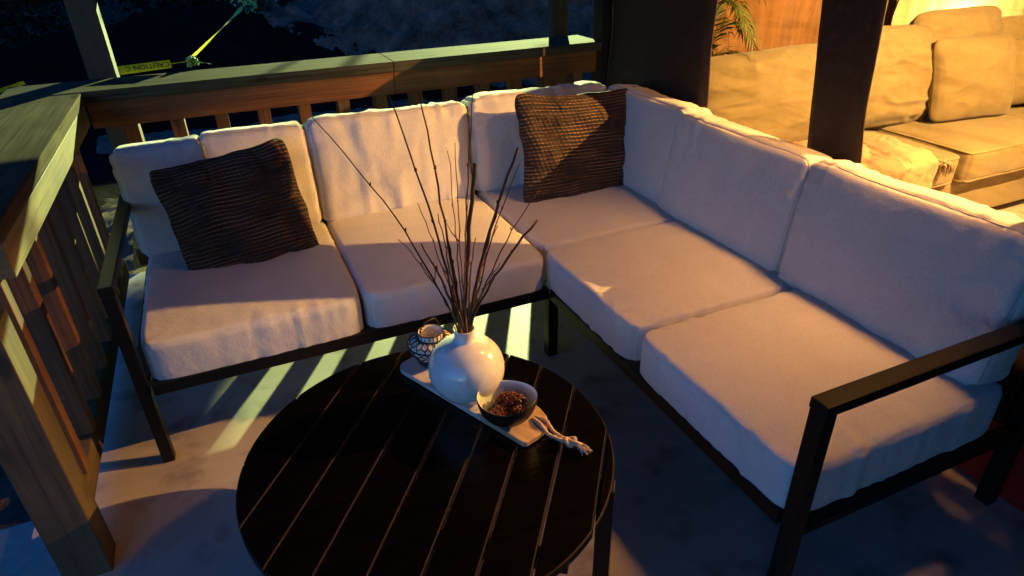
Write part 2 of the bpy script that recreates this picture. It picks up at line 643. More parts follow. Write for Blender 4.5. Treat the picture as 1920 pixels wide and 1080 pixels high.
post("newel_post", "square newel post at the near end of the side railing", -.655, 1.515, -.545, 1.612, -.03, .775, M_NEWEL)
post("roof_post", "square porch roof post behind the left corner of the railing cap", -.548, 3.66, -.432, 3.775, -.40, 2.72, M_POSTW)
post("roof_post", "square porch roof post behind the right stretch of the railing cap", 1.885, 3.64, 1.97, 3.73, -.40, 2.72, M_POSTW)
post("corner_post", "dark post at the right end of the railing cap beside the tent", 2.04, 3.36, 2.14, 3.47, -.0, 2.72, M_DARKFAB)

# added unseen cloth that blocks flood light coming over the railing
sh = thing("flood_blocker", "added dark cloth above the rear railing that blocks the flood light", "shade", (.7, 3.80, 1.262))
MB().tube([(-1.5, 0, 0), (1.5, 0, 0)], .022, 12).build("blocker_bar", M_METAL, sh, True)
bx("blocker_cloth", (-1.5, -.004, .02), (1.5, .004, 1.40), M_BLOCKER, sh, 0)

# ------------------------------------------------------------------ tent wall (plane X = 1.85)
WX = 1.85


def wavy_strip(name, y0t, y0b, y1t, y1b, zb, zt, mat, parent, amp=.006, seed=0, ny=10, nz=60, flare=0, flare0=0):
    V = []; F = []
    for j in range(nz+1):
        f = j/nz
        z = zb + (zt-zb)*f
        ff = min(1, max(0, (z-.75)/.55))
        a = y0b + (y0t-y0b)*ff + flare0*min(1, max(0, (z-1.285)/.04))
        b_ = y1b + (y1t-y1b)*ff + flare*min(1, max(0, (z-1.235)/.02))  # flares shape the band edges out of view to steer lamp light
        for i in range(ny+1):
            y = a + (b_-a)*i/ny
            V.append((amp*2*float(vnoise(np.array([y*3.0, z*4.5, 1.0]), seed)), y, z))
    n = ny+1
    for j in range(nz):
        for i in range(ny):
            F.append((j*n+i, j*n+i+1, (j+1)*n+i+1, (j+1)*n+i))
    o = mesh(name, V, F, mat, parent)
    md = o.modifiers.new("thickness", 'SOLIDIFY'); md.thickness = .006
    return o


tw = thing("tent_wall", "clear vinyl tent side wall with dark brown bands behind the right side of the sofa", "tent wall", (WX, 0, 0))
wavy_strip("canvas_band", 2.97, 2.97, 2.215, 2.195, .36, 2.70, M_DARKFAB, tw, .007, 1, 10, 180, .30)
wavy_strip("canvas_band", 1.686, 1.634, 1.462, 1.421, .36, 2.70, M_DARKFAB, tw, .010, 2, 10, 90, 0, .045)
wavy_strip("canvas_band", .85, .85, -1.6, -1.6, .36, 2.70, M_DARKFAB, tw, .008, 3, 10, 90, 0, .11)  # unseen near band, added to keep lamp light off the floor
bx("red_skirt", (-.012, -1.6, 0), (0, 2.95, .37), M_RED, tw, .002)
for a, b_ in ((1.690, 2.50), (.86, 1.415)):
    V = []; F = []
    nY, nZ = 24, 24
    for j in range(nZ+1):
        for i in range(nY+1):
            y = a-.03 + (b_-a+.06)*i/nY; z = .37 + (2.70-.37)*j/nZ
            V.append((.016 + .004*float(vnoise(np.array([y*4, z*5, 2.])), ), y, z))
    for j in range(nZ):
        for i in range(nY):
            k = j*(nY+1)+i
            F.append((k, k+1, k+nY+2, k+nY+1))
    mesh("clear_pane", V, F, M_VINYL, tw)
post("tent_pole", "thin black upright pole at the back corner of the tent", 1.835, 2.975, 1.885, 3.03, 0, 2.70, M_METAL)

# tent back and side curtains, ceiling
def curtain(name, label, p0, p1, z0, z1, amp, seed, mat, cat="curtain"):
    p0 = Vector(p0); p1 = Vector(p1)
    L = (p1-p0).length
    d = (p1-p0)/L
    nrm = Vector((-d.y, d.x, 0))
    n = int(L/.018); nz = 26
    s = np.linspace(0, L, n+1)
    V = []; F = []
    for j in range(nz+1):
        z = (z1-z0)*j/nz
        w = vnoise(np.stack([s*5.5 + .25*z, s*0+z*.9, s*0], -1), seed)*amp + vnoise(np.stack([s*17+z*1.2, s*0+z*2.2, s*0+3], -1), seed)*amp*.45
        for i in range(n+1):
            q = d*float(s[i]) + nrm*float(w[i])
            V.append((q.x, q.y, z))
    for j in range(nz):
        for i in range(n):
            k = j*(n+1)+i
            F.append((k, k+1, k+n+2, k+n+1))
    o = mesh(name, V, F, mat)
    o.location = (p0.x, p0.y, z0)
    return tag(o, label, cat)


curtain("rust_curtain", "rust brown curtain on the back of the tent behind the palm and couch", (1.90, 3.02, 0), (4.10, 3.03, 0), .01, 2.69, .035, 5, M_CURT)
curtain("cream_curtain", "pale golden curtain behind the right part of the tent couch", (3.88, 2.985, 0), (6.4, 2.985, 0), .01, 2.69, .02, 8, m_fabric("cream_drape", (.42, .31, .14), .1))
curtain("tent_side_curtain", "rust brown curtain closing the far right side of the tent", (6.4, 3.0, 0), (6.4, -1.6, 0), .01, 2.69, .04, 6, M_CURT)
curtain("tent_front_curtain", "rust brown curtain closing the near side of the tent", (6.4, -1.6, 0), (1.9, -1.6, 0), .01, 2.69, .04, 7, M_CURT)
bx("tent_ceiling", (1.86, -1.6, 2.695), (6.42, 3.0, 2.715), M_TENTROOF, None, 0)['kind'] = 'structure'

# lamps of the tent
M_BULB = m_emit("warm_globe", LAMP_COL, LAMP_STR)
M_GLOW = m_emit("warm_small_globe", (1.0, .60, .22), GLOW_STR)
lp = thing("pendant_lamp", "shaded pendant lamp with a small glowing globe hanging from the tent ceiling", "lamp", LAMP_POS)
LR = .012
sph = MB().lathe([(max(1e-4, LR*math.sin(PI*i/16)), -LR*math.cos(PI*i/16)) for i in range(17)], 24)
sph.build("globe", M_BULB, lp, True)
SHR = .30
MB().lathe([(.001, .13), (.03, .13), (.05, .11), (SHR, -SHR*math.tan(R_(CUT))), (SHR-.004, -SHR*math.tan(R_(CUT))), (.047, .105), (.001, .105)], 48).build("lamp_shade", M_METAL, lp, True)
MB().tube([(0, 0, .12), (0, 0, 2.69-LAMP_POS.z)], .006, 8).build("cord", M_METAL, lp, True)
M_SOFT = m_emit("pendant_diffuser", (1.0, .46, .13), SOFT_STR)
pg = thing("drum_pendant", "wide black drum pendant with a glowing diffuser under the tent ceiling", "lamp", SOFT_POS)
MB().lathe([(.001, .006), (.158, .006), (.158, 0), (.001, 0)], 40).build("diffuser", M_SOFT, pg, True)
MB().lathe([(.001, .03), (.170, .03), (.178, .02), (.178, -.15), (.166, -.15), (.166, .012), (.001, .012)], 48).build("drum", M_METAL, pg, True)
MB().tube([(0, 0, .03), (0, 0, 2.69-SOFT_POS.z)], .005, 8).build("cord", M_METAL, pg, True)
gl = thing("table_lamp", "small glowing lamp in the corner behind the couch pillows", "lamp", (4.52, 2.86, 0))
MB().lathe([(.001, 0), (.11, 0), (.11, .02), (.02, .04), (.018, .66), (.001, .66)], 24).build("stand", M_METAL, gl, True)
MB().lathe([(max(1e-4, .07*math.sin(PI*i/16)), .76-.09*math.cos(PI*i/16)) for i in range(17)], 24).build("globe", M_GLOW, gl, True)


# ================================================================== cushions
class Cushion:
    """soft box: w (x), d (y), h (z, base at 0); deform() works on rounded-box coordinates"""
    def __init__(s, w, d, h, r=.035, puff=.02, side=.008, pinch=.006, wr=.004, pucker=.004, seed=0, fold=(3, 3, 3), sag=0, under=.3, corner=.012):
        s.__dict__.update(locals())

    def deform(s, inner, dirn, uvw):
        a = np.array([s.w/2, s.d/2, s.h/2])
        u, v, t = uvw[:, 0], uvw[:, 1], uvw[:, 2]
        P = inner + dirn*s.r
        k = np.clip((1-u**2), 0, 1)**.6*np.clip((1-v**2), 0, 1)**.6
        P[:, 2] += np.where(t > 0, 1, -s.under)*np.abs(t)*s.puff*k
        P[:, 2] -= s.sag*np.where(t > 0, 1, 0)*np.exp(-((u*1.4)**2 + (v*1.3)**2)*1.6)
        P[:, 0] += np.sign(u)*np.abs(u)**6*(s.side*(1-v**2)*(1-t**2) - s.pinch*(1-v**2))
        P[:, 1] += np.sign(v)*np.abs(v)**6*(s.side*(1-u**2)*(1-t**2) - s.pinch*(1-u**2))
        P[:, 0] -= np.sign(u)*np.abs(u)**5*s.corner*np.abs(v)**9
        P[:, 1] -= np.sign(v)*np.abs(v)**5*s.corner*np.abs(u)**9
        n1 = fbm(P*np.array(s.fold) + s.seed*3.7, s.seed, 3)
        n1 = n1*.6 + (1 - np.abs(vnoise(P*np.array(s.fold)*1.7 + n1[:, None]*.5, s.seed+4))*2)*.55
        P += dirn*(n1*s.wr)[:, None]
        # puckers running off the seams
        dx = (1-np.abs(u))*a[0]; dy = (1-np.abs(v))*a[1]; dz = (1-np.abs(t))*a[2]
        ds = np.sort(np.stack([dx, dy, dz], 1), 1)
        e = ds[:, 1]                      # distance to the nearest box edge
        along = np.where(np.argmin(np.stack([dx, dy], 1), 1) == 0, P[:, 1], P[:, 0])
        pk = vnoise(np.stack([along*48, e*6, s.seed+0*e], 1), s.seed+5)
        pk2 = vnoise(np.stack([along*7, e*2, s.seed+9+0*e], 1), s.seed+8)
        P += dirn*(s.pucker*(pk*np.clip(pk2+.35, 0, 1))*np.exp(-(e/.06)**2)*(1-np.exp(-(e/.006)**2)*.6))[:, None]
        return P

    def build(s, name, mat, parent, res=(46, 46, 10)):
        nx, ny, nz = res
        idx = {}; pts = []
        def vid(i, j, k):
            q = (i, j, k)
            if q not in idx:
                idx[q] = len(pts); pts.append(q)
            return idx[q]
        F = []
        for i in range(nx):
            for j in range(ny):
                F.append((vid(i, j, nz), vid(i+1, j, nz), vid(i+1, j+1, nz), vid(i, j+1, nz)))
                F.append((vid(i, j, 0), vid(i, j+1, 0), vid(i+1, j+1, 0), vid(i+1, j, 0)))
        for k in range(nz):
            for i in range(nx):
                F.append((vid(i, 0, k), vid(i+1, 0, k), vid(i+1, 0, k+1), vid(i, 0, k+1)))
                F.append((vid(i, ny, k), vid(i, ny, k+1), vid(i+1, ny, k+1), vid(i+1, ny, k)))
            for j in range(ny):
                F.append((vid(0, j, k), vid(0, j, k+1), vid(0, j+1, k+1), vid(0, j+1, k)))
                F.append((vid(nx, j, k), vid(nx, j+1, k), vid(nx, j+1, k+1), vid(nx, j, k+1)))
        L = np.array(pts, float)
        q = L/np.array([nx, ny, nz])*2 - 1
        uvw = q.copy()
        uvw[:, :2] = q[:, :2]*(1.35 - .35*q[:, :2]**2)     # denser near the edges
        a = np.array([s.w/2, s.d/2, s.h/2])
        p = uvw*a
        inner = np.clip(p, -(a-s.r), a-s.r)
        dl = p - inner
        # points on the face keep a unit outward direction
        ln = np.linalg.norm(dl, axis=1, keepdims=True)
        dirn = dl/np.maximum(ln, 1e-9)
        P = s.deform(inner, dirn, uvw)
        P[:, 2] += s.h/2
        return mesh(name, P, F, mat, parent)

    def seam(s, name, mat, parent, top=True, rad=.0045, tz=None, lift=.0015, n=44):
        """piping along the top (or bottom) edge, on the deformed surface"""
        a = np.array([s.w/2, s.d/2, s.h/2])
        sg = 1 if top else -1
        per = []
        for k in range(n): per.append((-1 + 2*k/n, -1))
        for k in range(n): per.append((1, -1 + 2*k/n))
        for k in range(n): per.append((1 - 2*k/n, 1))
        for k in range(n): per.append((-1, 1 - 2*k/n))
        uvw = np.array([(x, y, sg) for x, y in per], float)
        p = uvw*a
        inner = np.clip(p, -(a-s.r), a-s.r)
        dl = p - inner
        dl[:, 2] = sg*s.r*.8
        dirn = dl/np.linalg.norm(dl, axis=1, keepdims=True)
        P = s.deform(inner, dirn, uvw)
        P = P + dirn*lift
        P[:, 2] += s.h/2
        pts = [tuple(x) for x in P] + [tuple(P[0])]
        return MB().tube(pts, rad, 6, False).build(name, mat, parent, True)


def set_local(o, M):
    o.matrix_local = M


def basis(ex, ey, ez, loc):
    M = Matrix((Vector(ex), Vector(ey), Vector(ez))).transposed().to_4x4()
    M.translation = Vector(loc)
    return M


# ------------------------------------------------------------------ sectional sofa
SX, SY = .985, 1.915
sofa = thing("sectional_sofa", "L-shaped patio sectional with white cushions on a black metal frame", "sofa", (SX, SY, 0))
O = Vector((SX, SY, 0))


def sbox(name, lo, hi, mat=M_METAL, bevel=.004):
    lo = Vector(lo)-O; hi = Vector(hi)-O
    return bx(name, tuple(lo), tuple(hi), mat, sofa, bevel)


LX0, LX1, YB, YE = -.435, 1.815, 2.84, .675
zr0, zr1 = .265, .308
# seat frame rails
sbox("frame_rail", (LX0+.05, SY-.02, zr0), (SX-.02, SY+.03, zr1))
sbox("frame_rail", (SX-.02, YE+.05, zr0+.001), (SX+.03, SY-.022, zr1))
sbox("frame_rail", (LX0+.05, YB-.045, zr0), (LX1-.05, YB-.002, .43))
sbox("frame_rail", (LX0, SY+.03, zr0+.001), (LX0+.045, YB-.05, zr1))
sbox("frame_rail", (LX1-.045, YE+.05, zr0+.001), (LX1-.002, YB-.05, .43))
sbox("frame_rail", (SX+.018, YE+.002, zr0-.006), (LX1-.048, YE+.040, zr1-.022))
# slats that carry the cushions
for k in range(11):
    x = -.33 + .19*k
    sbox("seat_slat", (x, SY+.034, zr1-.036), (x+.07, YB-.054, zr1-.022), bevel=.002)
for k in range(6):
    y = .80 + .19*k
    sbox("seat_slat", (SX+.034, y, zr1-.052), (LX1-.054, y+.07, zr1-.038), bevel=.002)
# legs
for x, y in ((LX0, YB-.05), (SX-.022, SY-.022), (LX1-.052, YB-.052)):
    sbox("leg", (x, y, 0), (x+.042, y+.042, zr0 if y > 2 else zr0-.001))
# end frames: front leg, arm, rear leg
sbox("leg", (LX0+.006, SY-.014, 0), (LX0+.042, SY+.026, .622))
sbox("armrest", (LX0+.004, SY-.016, .6225), (LX0+.044, YB+.01, .650))
sbox("leg", (SX-.018, YE+.000, 0), (SX+.016, YE+.042, .622))
sbox("armrest", (SX-.020, YE-.002, .6225), (LX1+.01, YE+.044, .650))
sbox("leg", (LX1-.046, YE+.000, 0), (LX1-.006, YE+.042, .622))
# back frames
sbox("back_frame", (LX0, YB-.03, .62), (LX1, YB, .66))
sbox("back_frame", (LX1-.03, YE+.05, .62), (LX1, YB-.032, .66))
for x in (-.1, .26, .62, .97, 1.3):
    sbox("back_upright", (x-.015, YB-.028, .431), (x+.015, YB-.004, .62))
for y in (1.0, 1.33, 1.67, 2.0, 2.33):
    sbox("back_upright", (LX1-.028, y-.015, .431), (LX1-.004, y+.015, .62))


def seat(x0, x1, y0, y1, seed, h=.152, **kw):
    c = Cushion(x1-x0, y1-y0, h, r=.019, puff=.017, side=.005, pinch=.001, wr=.0022, pucker=.007, corner=.016, seed=seed, under=.05, fold=(5, 5, 7), **kw)
    o = c.build("seat_cushion", M_SOFA, sofa, (64, 60, 14))
    o.location = Vector(((x0+x1)/2, (y0+y1)/2, zr1-.024)) - O
    return o


seat(-.388, .283, 1.902, 2.70, 1)
seat(.287, .968, 1.902, 2.70, 2)
seat(.976, 1.70, 1.985, 2.70, 3)
seat(.972, 1.70, 1.354, 1.980, 4)
seat(.972, 1.70, .700, 1.344, 5)


def back(facing, c0, front, width, height, lean, seed, z0=.425, th=.145, roll=0, fold=(4, 4, 4), wr=.006, pucker=.006, slide=0):
    """facing 'y': front looks to -Y, c0 = centre x, front = y of the foot; 'x': front looks to -X"""
    cu = Cushion(width, height, th, r=.030, puff=.024, side=.004, pinch=.007, wr=wr, pucker=pucker, seed=seed, fold=fold, under=.6)
    o = cu.build("back_cushion", M_SOFA, sofa, (60, 48, 14))
    cu.seam("piping", M_PIPE, o, True, .0020, lift=-.0004)
    cl, sl = math.cos(lean), math.sin(lean)
    if facing == 'y':
        ex = Vector((1, 0, 0)); up = Vector((0, sl, cl)); out = Vector((0, -cl, sl))
        foot = Vector((c0, front, z0))
    else:
        ex = Vector((0, -1, 0)); up = Vector((sl, 0, cl)); out = Vector((-cl, 0, sl))
        foot = Vector((front, c0, z0))
    if roll:
        rm = Matrix.Rotation(roll, 3, out)
        ex = rm @ ex; up = rm @ up
    # local z = thickness (front at +h), base plane z=0 is the back
    loc = foot + up*(height/2) - out*th
    o.matrix_local = basis(ex, up, out, loc - O)
    return o


back('y', -.245, 2.575, .33, .42, R_(9), 11, roll=R_(1.0))
back('y', .075, 2.60, .41, .425, R_(9), 12, wr=.008, pucker=.010)
back('y', .615, 2.60, .68, .43, R_(9), 13, wr=.013, pucker=.017, fold=(8, 2.0, 4))
back('y', 1.315, 2.615, .70, .44, R_(7), 14, wr=.009, pucker=.010, fold=(5, 2.0, 4))
back('x', 2.385, 1.60, .62, .43, R_(9), 15, z0=.43, wr=.005, pucker=.008)
back('x', 1.78, 1.585, .70, .425, R_(9), 16, wr=.005, pucker=.011, fold=(5, 2, 4))
back('x', 1.085, 1.583, .715, .43, R_(9), 17, wr=.005, pucker=.012, fold=(5, 2, 4))


# ------------------------------------------------------------------ woven throw pillows
def woven_pillow(label, corners_loc, ex, up, out, w, h, t, seed):
    M = basis(ex, up, out, corners_loc)
    root = thing("throw_pillow", label, "pillow", mat=M, group="brown woven throw pillows")
    n = 230
    g = np.linspace(-1, 1, n)
    U, Vv = np.meshgrid(g, g)
    rows = 33
    verts = []; faces = []; uvs = []
    for side in (1, -1):
        e1 = .012*fbm(np.stack([U*0+np.sign(U), Vv*2.5, U*0+seed], -1), seed+11, 2)*np.abs(U)**4
        e2 = .012*fbm(np.stack([U*2.5, np.sign(Vv)*3, U*0+seed], -1), seed+12, 2)*np.abs(Vv)**4
        x = U*w/2*(1 - .07*(1-Vv**2)*np.abs(U)**2 - .07*np.abs(U*Vv)**7) + e1
        y = Vv*h/2*(1 - .07*(1-U**2)*np.abs(Vv)**2 - .07*np.abs(U*Vv)**7) + e2
        prof = (np.clip(1-np.abs(U)**2.4, 0, 1)*np.clip(1-np.abs(Vv)**2.4, 0, 1))**.5
        N = np.stack([U*2.1, Vv*2.1, U*0+seed], -1)
        z = t/2*prof*(1 + .30*fbm(N, seed, 3)) - .012*np.clip(1-np.abs(vnoise(N*1.3, seed+20))*2.2, 0, 1)*np.clip(prof*3, 0, 1)
        wob = .034*fbm(np.stack([U*2.2, Vv*2.2, U*0+4], -1), seed+3, 2)
        vv = (Vv + wob)*rows*PI/1.0/2
        st = np.sin((U*95 + np.floor(vv/PI)*1.7)*1.0)
        rib = (np.abs(np.sin(vv))**.7)*(.0042 + .0014*st) + .0012*fbm(np.stack([U*40, Vv*40, U*0], -1), seed+7, 2)
        rib = rib*np.clip(prof*6, 0.15, 1)
        z = side*(z + rib)
        b0 = len(verts)
        verts += np.stack([x, y, z], -1).reshape(-1, 3).tolist()
        for j in range(n-1):
            for i in range(n-1):
                a = b0+j*n+i
                f = (a, a+1, a+n+1, a+n)
                faces.append(f if side == 1 else f[::-1])
        uvs += np.stack([(U+1)/2, ((Vv + wob)*rows/2/33+.5)], -1).reshape(-1, 2).tolist()
    me = bpy.data.meshes.new("cover")
    me.from_pydata(verts, [], faces)
    uvl = me.uv_layers.new(name="UVMap")
    li = np.zeros(len(me.loops), dtype=np.int32)
    me.loops.foreach_get("vertex_index", li)
    uvl.data.foreach_set("uv", np.array(uvs, dtype=np.float32)[li].ravel())
    link("cover", me, M_WOVEN, root)
    return root


def lean_basis(yawdeg, lean, roll):
    out = Vector((math.sin(R_(yawdeg)), -math.cos(R_(yawdeg)), 0))
    ex = Vector((math.cos(R_(yawdeg)), math.sin(R_(yawdeg)), 0))
    up = Vector((0, 0, 1))
    q = Matrix.Rotation(lean, 3, ex)
    q = Matrix.Rotation(-lean, 3, ex)
    up2 = q @ up; out2 = q @ out
    rm = Matrix.Rotation(roll, 3, out2)
    return rm @ ex, rm @ up2, out2


ex, up, out = lean_basis(2, R_(26), R_(5))
woven_pillow("brown woven pillow lying on the left end of the sofa beside the side railing", (-.03, 2.445, .588), ex, up, out, .50, .485, .15, 3)
ex, up, out = lean_basis(3, R_(15), R_(-3))
woven_pillow("brown woven pillow propped in the inside corner of the sofa", (1.425, 2.47, .628), ex, up, out, .655, .50, .15, 8)

# ------------------------------------------------------------------ round slatted table
TC = Vector((.275, 1.17, .40)); TR = .472
tab = thing("coffee_table", "low round coffee table of dark slats on metal legs", "table", (TC.x, TC.y, 0))
ta = math.atan2(.803, .595)
td = Vector((.595, .803, 0)).normalized()
tn = Vector((td.y, -td.x, 0))
# rim ring
prof = [(TR-.028, .335), (TR, .335), (TR, .396), (TR-.004, .400), (TR-.024, .400), (TR-.028, .397), (TR-.028, .335)]
MB().lathe(prof, 96).build("rim", M_TABLE, tab, True).data.set_sharp_from_angle(angle=R_(40)) if hasattr(bpy.types.Mesh, 'set_sharp_from_angle') else None
off0 = -.0615 - (TC.x*tn.x + TC.y*tn.y)
ri = TR-.030
pitch = .1045
ks = [off0 + pitch*k for k in range(-8, 9)]
ks = [-ri] + [k for k in ks if -ri+.02 < k < ri-.02] + [ri]
for a, b_ in zip(ks[:-1], ks[1:]):
    a2 = a + (.0022 if a > -ri else 0.0); b2 = b_ - (.0022 if b_ < ri else 0.0)
    a2 = max(a2, -ri+.0005); b2 = min(b2, ri-.0005)
    m_ = 12
    up_ = []; dn = []
    for i in range(m_+1):
        o_ = a2 + (b2-a2)*i/m_
        L = math.sqrt(max(0, ri*ri - o_*o_))
        up_.append(tn*o_ + td*L); dn.append(tn*o_ - td*L)
    ring = up_ + dn[::-1]
    n_ = len(ring)
    V = [(p.x, p.y, .375) for p in ring] + [(p.x, p.y, .397) for p in ring]
    F = [tuple(range(n_)), tuple(range(n_, 2*n_))[::1]]
    F[0] = F[0][::1]
    F += [(i, (i+1) % n_, n_+(i+1) % n_, n_+i) for i in range(n_)]
    mb = MB(); mb.add(V, F)
    o = mb.build("slat", M_TABLE, tab)
    bm = bmesh.new(); bm.from_mesh(o.data)
    bmesh.ops.remove_doubles(bm, verts=bm.verts, dist=.0004)
    bmesh.ops.recalc_face_normals(bm, faces=bm.faces)
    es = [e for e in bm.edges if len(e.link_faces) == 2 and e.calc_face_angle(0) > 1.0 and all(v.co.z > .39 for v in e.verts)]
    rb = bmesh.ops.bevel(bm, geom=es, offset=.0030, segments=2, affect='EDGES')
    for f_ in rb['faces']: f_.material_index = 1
    o.data.materials.append(M_EDGE_GLINT)
    bm.to_mesh(o.data); bm.free()
# cross bars under the slats, legs
for s_ in (-.22, .22):
    c_ = td*s_
    L = math.sqrt((TR-.04)**2 - s_*s_)
    M2 = basis(tn, td, (0, 0, 1), (c_.x, c_.y, 0))
    bx("cross_bar", (-L, -.02, .350), (L, .02, .3735), M_METAL, tab, .002, M2)
for ang in (-36, 54, 144, 234):
    a = R_(ang)
    M2 = Matrix.Translation((math.cos(a)*(TR-.045), math.sin(a)*(TR-.045), 0)) @ Matrix.Rotation(a, 4, 'Z')
    bx("leg", (-.02, -.02, 0), (.02, .02, .364), M_METAL, tab, .003, M2)
TZ = .400

# ------------------------------------------------------------------ serving board with rope
bd_dir = Vector((.41, -.91, 0)).normalized()
bd_n = Vector((.91, .41, 0)).normalized()
bL, bW = .485, .135
b0 = Vector((.286, 1.515, TZ)) + bd_n*(bW/2)


def m_board():
    m, n, l, b = nt("board_marble_wood")
    v = coords(n, l)
    sp = n.new("ShaderNodeSeparateXYZ"); l.new(v, sp.inputs[0])
    w = tnoise(n, l, coords(n, l, (4, 30, 1)), 2, 6, .65)
    r = ramp(n, [(.3, (.36, .22, .13)), (.7, (.58, .39, .24))]); l.new(w, r.inputs[0])
    g = tnoise(n, l, coords(n, l, (3, 9, 1)), 2.2, 6, .6)
    r2 = ramp(n, [(.3, (.42, .38, .34)), (.6, (.60, .55, .50))]); l.new(g, r2.inputs[0])
    st = n.new("ShaderNodeMath"); st.operation = 'GREATER_THAN'; st.inputs[1].default_value = .335
    l.new(sp.outputs[0], st.inputs[0])
    l.new(mixc(n, l, r2.outputs[0], r.outputs[0], st.outputs[0]), b.inputs['Base Color'])
    b.inputs['Roughness'].default_value = .5
    bump(n, l, b, w, .2, .002)
    return m


bdt = thing("serving_board", "long narrow serving board with pale body and wooden handle end on the table", "board",
            mat=basis(bd_dir, bd_n, (0, 0, 1), b0))
outl = []
for i in range(9):
    a = R_(180 + 90*i/8); outl.append((.03+.03*math.cos(a), -bW/2+.03+.03*math.sin(a)))
outl += [(bL-.006, -bW/2), (bL, -bW/2+.006), (bL+.006, -.020), (bL+.004, .005), (bL-.006, .028), (bL-.024, .044), (bL-.055, .056), (bL-.10, bW/2)]
for i in range(9):
    a = R_(90 + 90*i/8); outl.append((.03+.03*math.cos(a), bW/2-.03+.03*math.sin(a)))
n_ = len(outl)
mb = MB()
mb.add([(x, y, .001) for x, y in outl] + [(x, y, .016) for x, y in outl],
       [tuple(range(n_))[::-1], tuple(range(n_, 2*n_))] + [(i, (i+1) % n_, n_+(i+1) % n_, n_+i) for i in range(n_)])
mb.build("plank", m_board(), bdt, False, .0025)
# rope loop
def strand(pts, r, nst=3, tw=55):
    mb = MB()
    P = [Vector(p) for p in pts]
    # resample
    Q = []
    for a, b_ in zip(P[:-1], P[1:]):
        for k in range(10): Q.append(a.lerp(b_, k/10))
    Q.append(P[-1])
    for _ in range(3):
        Q = [Q[0]] + [(Q[i-1]+Q[i]*2+Q[i+1])/4 for i in range(1, len(Q)-1)] + [Q[-1]]
    for s_ in range(nst):
        pp = []
        L = 0
        for i, q in enumerate(Q):
            if i: L += (q-Q[i-1]).length
            t = (Q[min(i+1, len(Q)-1)] - Q[max(i-1, 0)]).normalized()
            a = t.cross(Vector((0, 0, 1))).normalized(); c_ = a.cross(t)
            ph = L*tw*8 + 2*PI*s_/nst
            pp.append(q + (a*math.cos(ph) + c_*math.sin(ph))*r*.55)
        mb.tube(pp, r*.62, 6)
    return mb


hx = bL-.012
r1 = strand([(hx-.03, .012, .018), (hx, .004, .023), (hx+.03, -.004, .012), (hx+.065, .006, .007), (hx+.095, .013, .010), (hx+.115, .016, .012)], .0048)
r1.build("rope", M_ROPE, bdt, True)
r2 = strand([(hx-.03, .020, .018), (hx-.002, .026, .022), (hx+.03, .016, .009), (hx+.065, .014, .006), (hx+.09, .010, .016), (hx+.115, .020, .012)], .0048)
r2.build("rope", M_ROPE, bdt, True)
kn = strand([(hx+.085+.012*math.cos(a), .013+.012*math.sin(a), .012+.006*math.sin(2*a)) for a in np.linspace(0, 2*PI*1.15, 10)], .005)
kn.build("knot", M_ROPE, bdt, True)
fr = MB()
for k in range(26):
    a = random.uniform(-.5, .5); l_ = random.uniform(.018, .034)
    p = Vector((hx+.110, .016+random.uniform(-.007, .007), .010+random.uniform(-.004, .005)))
    fr.tube([p, p+Vector((l_*.6, a*l_*.5, .001)), p+Vector((l_*math.cos(a), l_*math.sin(a), -.003))], [.0018, .0016, .001], 5)
fr.build("frayed_end", M_ROPE, bdt, True)
BZ = TZ + .0165

# ------------------------------------------------------------------ vase with twigs
VC = Vector((.427, 1.304, BZ))
vase = thing("vase", "round glossy white vase with a narrow neck standing on the serving board", "vase", VC)
pr = []
Rv = .0985
for i in range(4): pr.append((.001+.045*i/3, 0.0))
for i in range(1, 29):
    a = -PI/2 + PI*i/30
    if Rv*math.cos(a) > .027 or a < 0:
        if Rv*math.cos(a) > .046 or a > 0:
            pr.append((Rv*math.cos(a), .090 + .092*math.sin(a)))
pr += [(.0268, .180), (.0255, .190), (.0262, .203), (.0285, .209), (.0275, .212), (.0235, .209), (.0225, .19), (.0225, .17), (.05, .15), (.085, .09), (.04, .01), (.001, .008)]
vo = MB().lathe(pr, 72).build("body", M_WHITE, vase, True)

NECK = Vector((0, 0, .205))
tw_spec = [  # direction at tip (x offset, y offset, height above the neck), radius, pale?
    (-.120, .010, .590, .0030, 0), (-.055, .020, .585, .0032, 0), (-.275, .015, .560, .0022, 0),
    (.078, .06, .560, .0022, 0), (.050, -.01, .425, .0046, 0), (.155, -.01, .445, .0034, 0),
    (.225, .03, .320, .0022, 0), (.026, .05, .460, .0020, 1), (.185, .04, .400, .0021, 0),
    (.105, .0, .315, .0036, 0), (-.095, -.03, .270, .0034, 0), (-.130, .03, .265, .0018, 0),
    (-.028, .05, .300, .0026, 1), (.015, -.05, .380, .0020, 1), (.190, -.03, .270, .0028, 0),
    (.012, .06, .44, .0018, 1), (-.07, .06, .33, .0020, 1),
    (.06, .05, .22, .0030, 1), (-.05, -.04, .20, .0028, 0), (.12, .05, .24, .0024, 1), (-.015, .03, .25, .0032, 0), (.085, -.05, .19, .0026, 1)]
bunch = thing("twig_bunch", "bunch of thin bare brown twigs standing in the white vase", "twigs", VC)
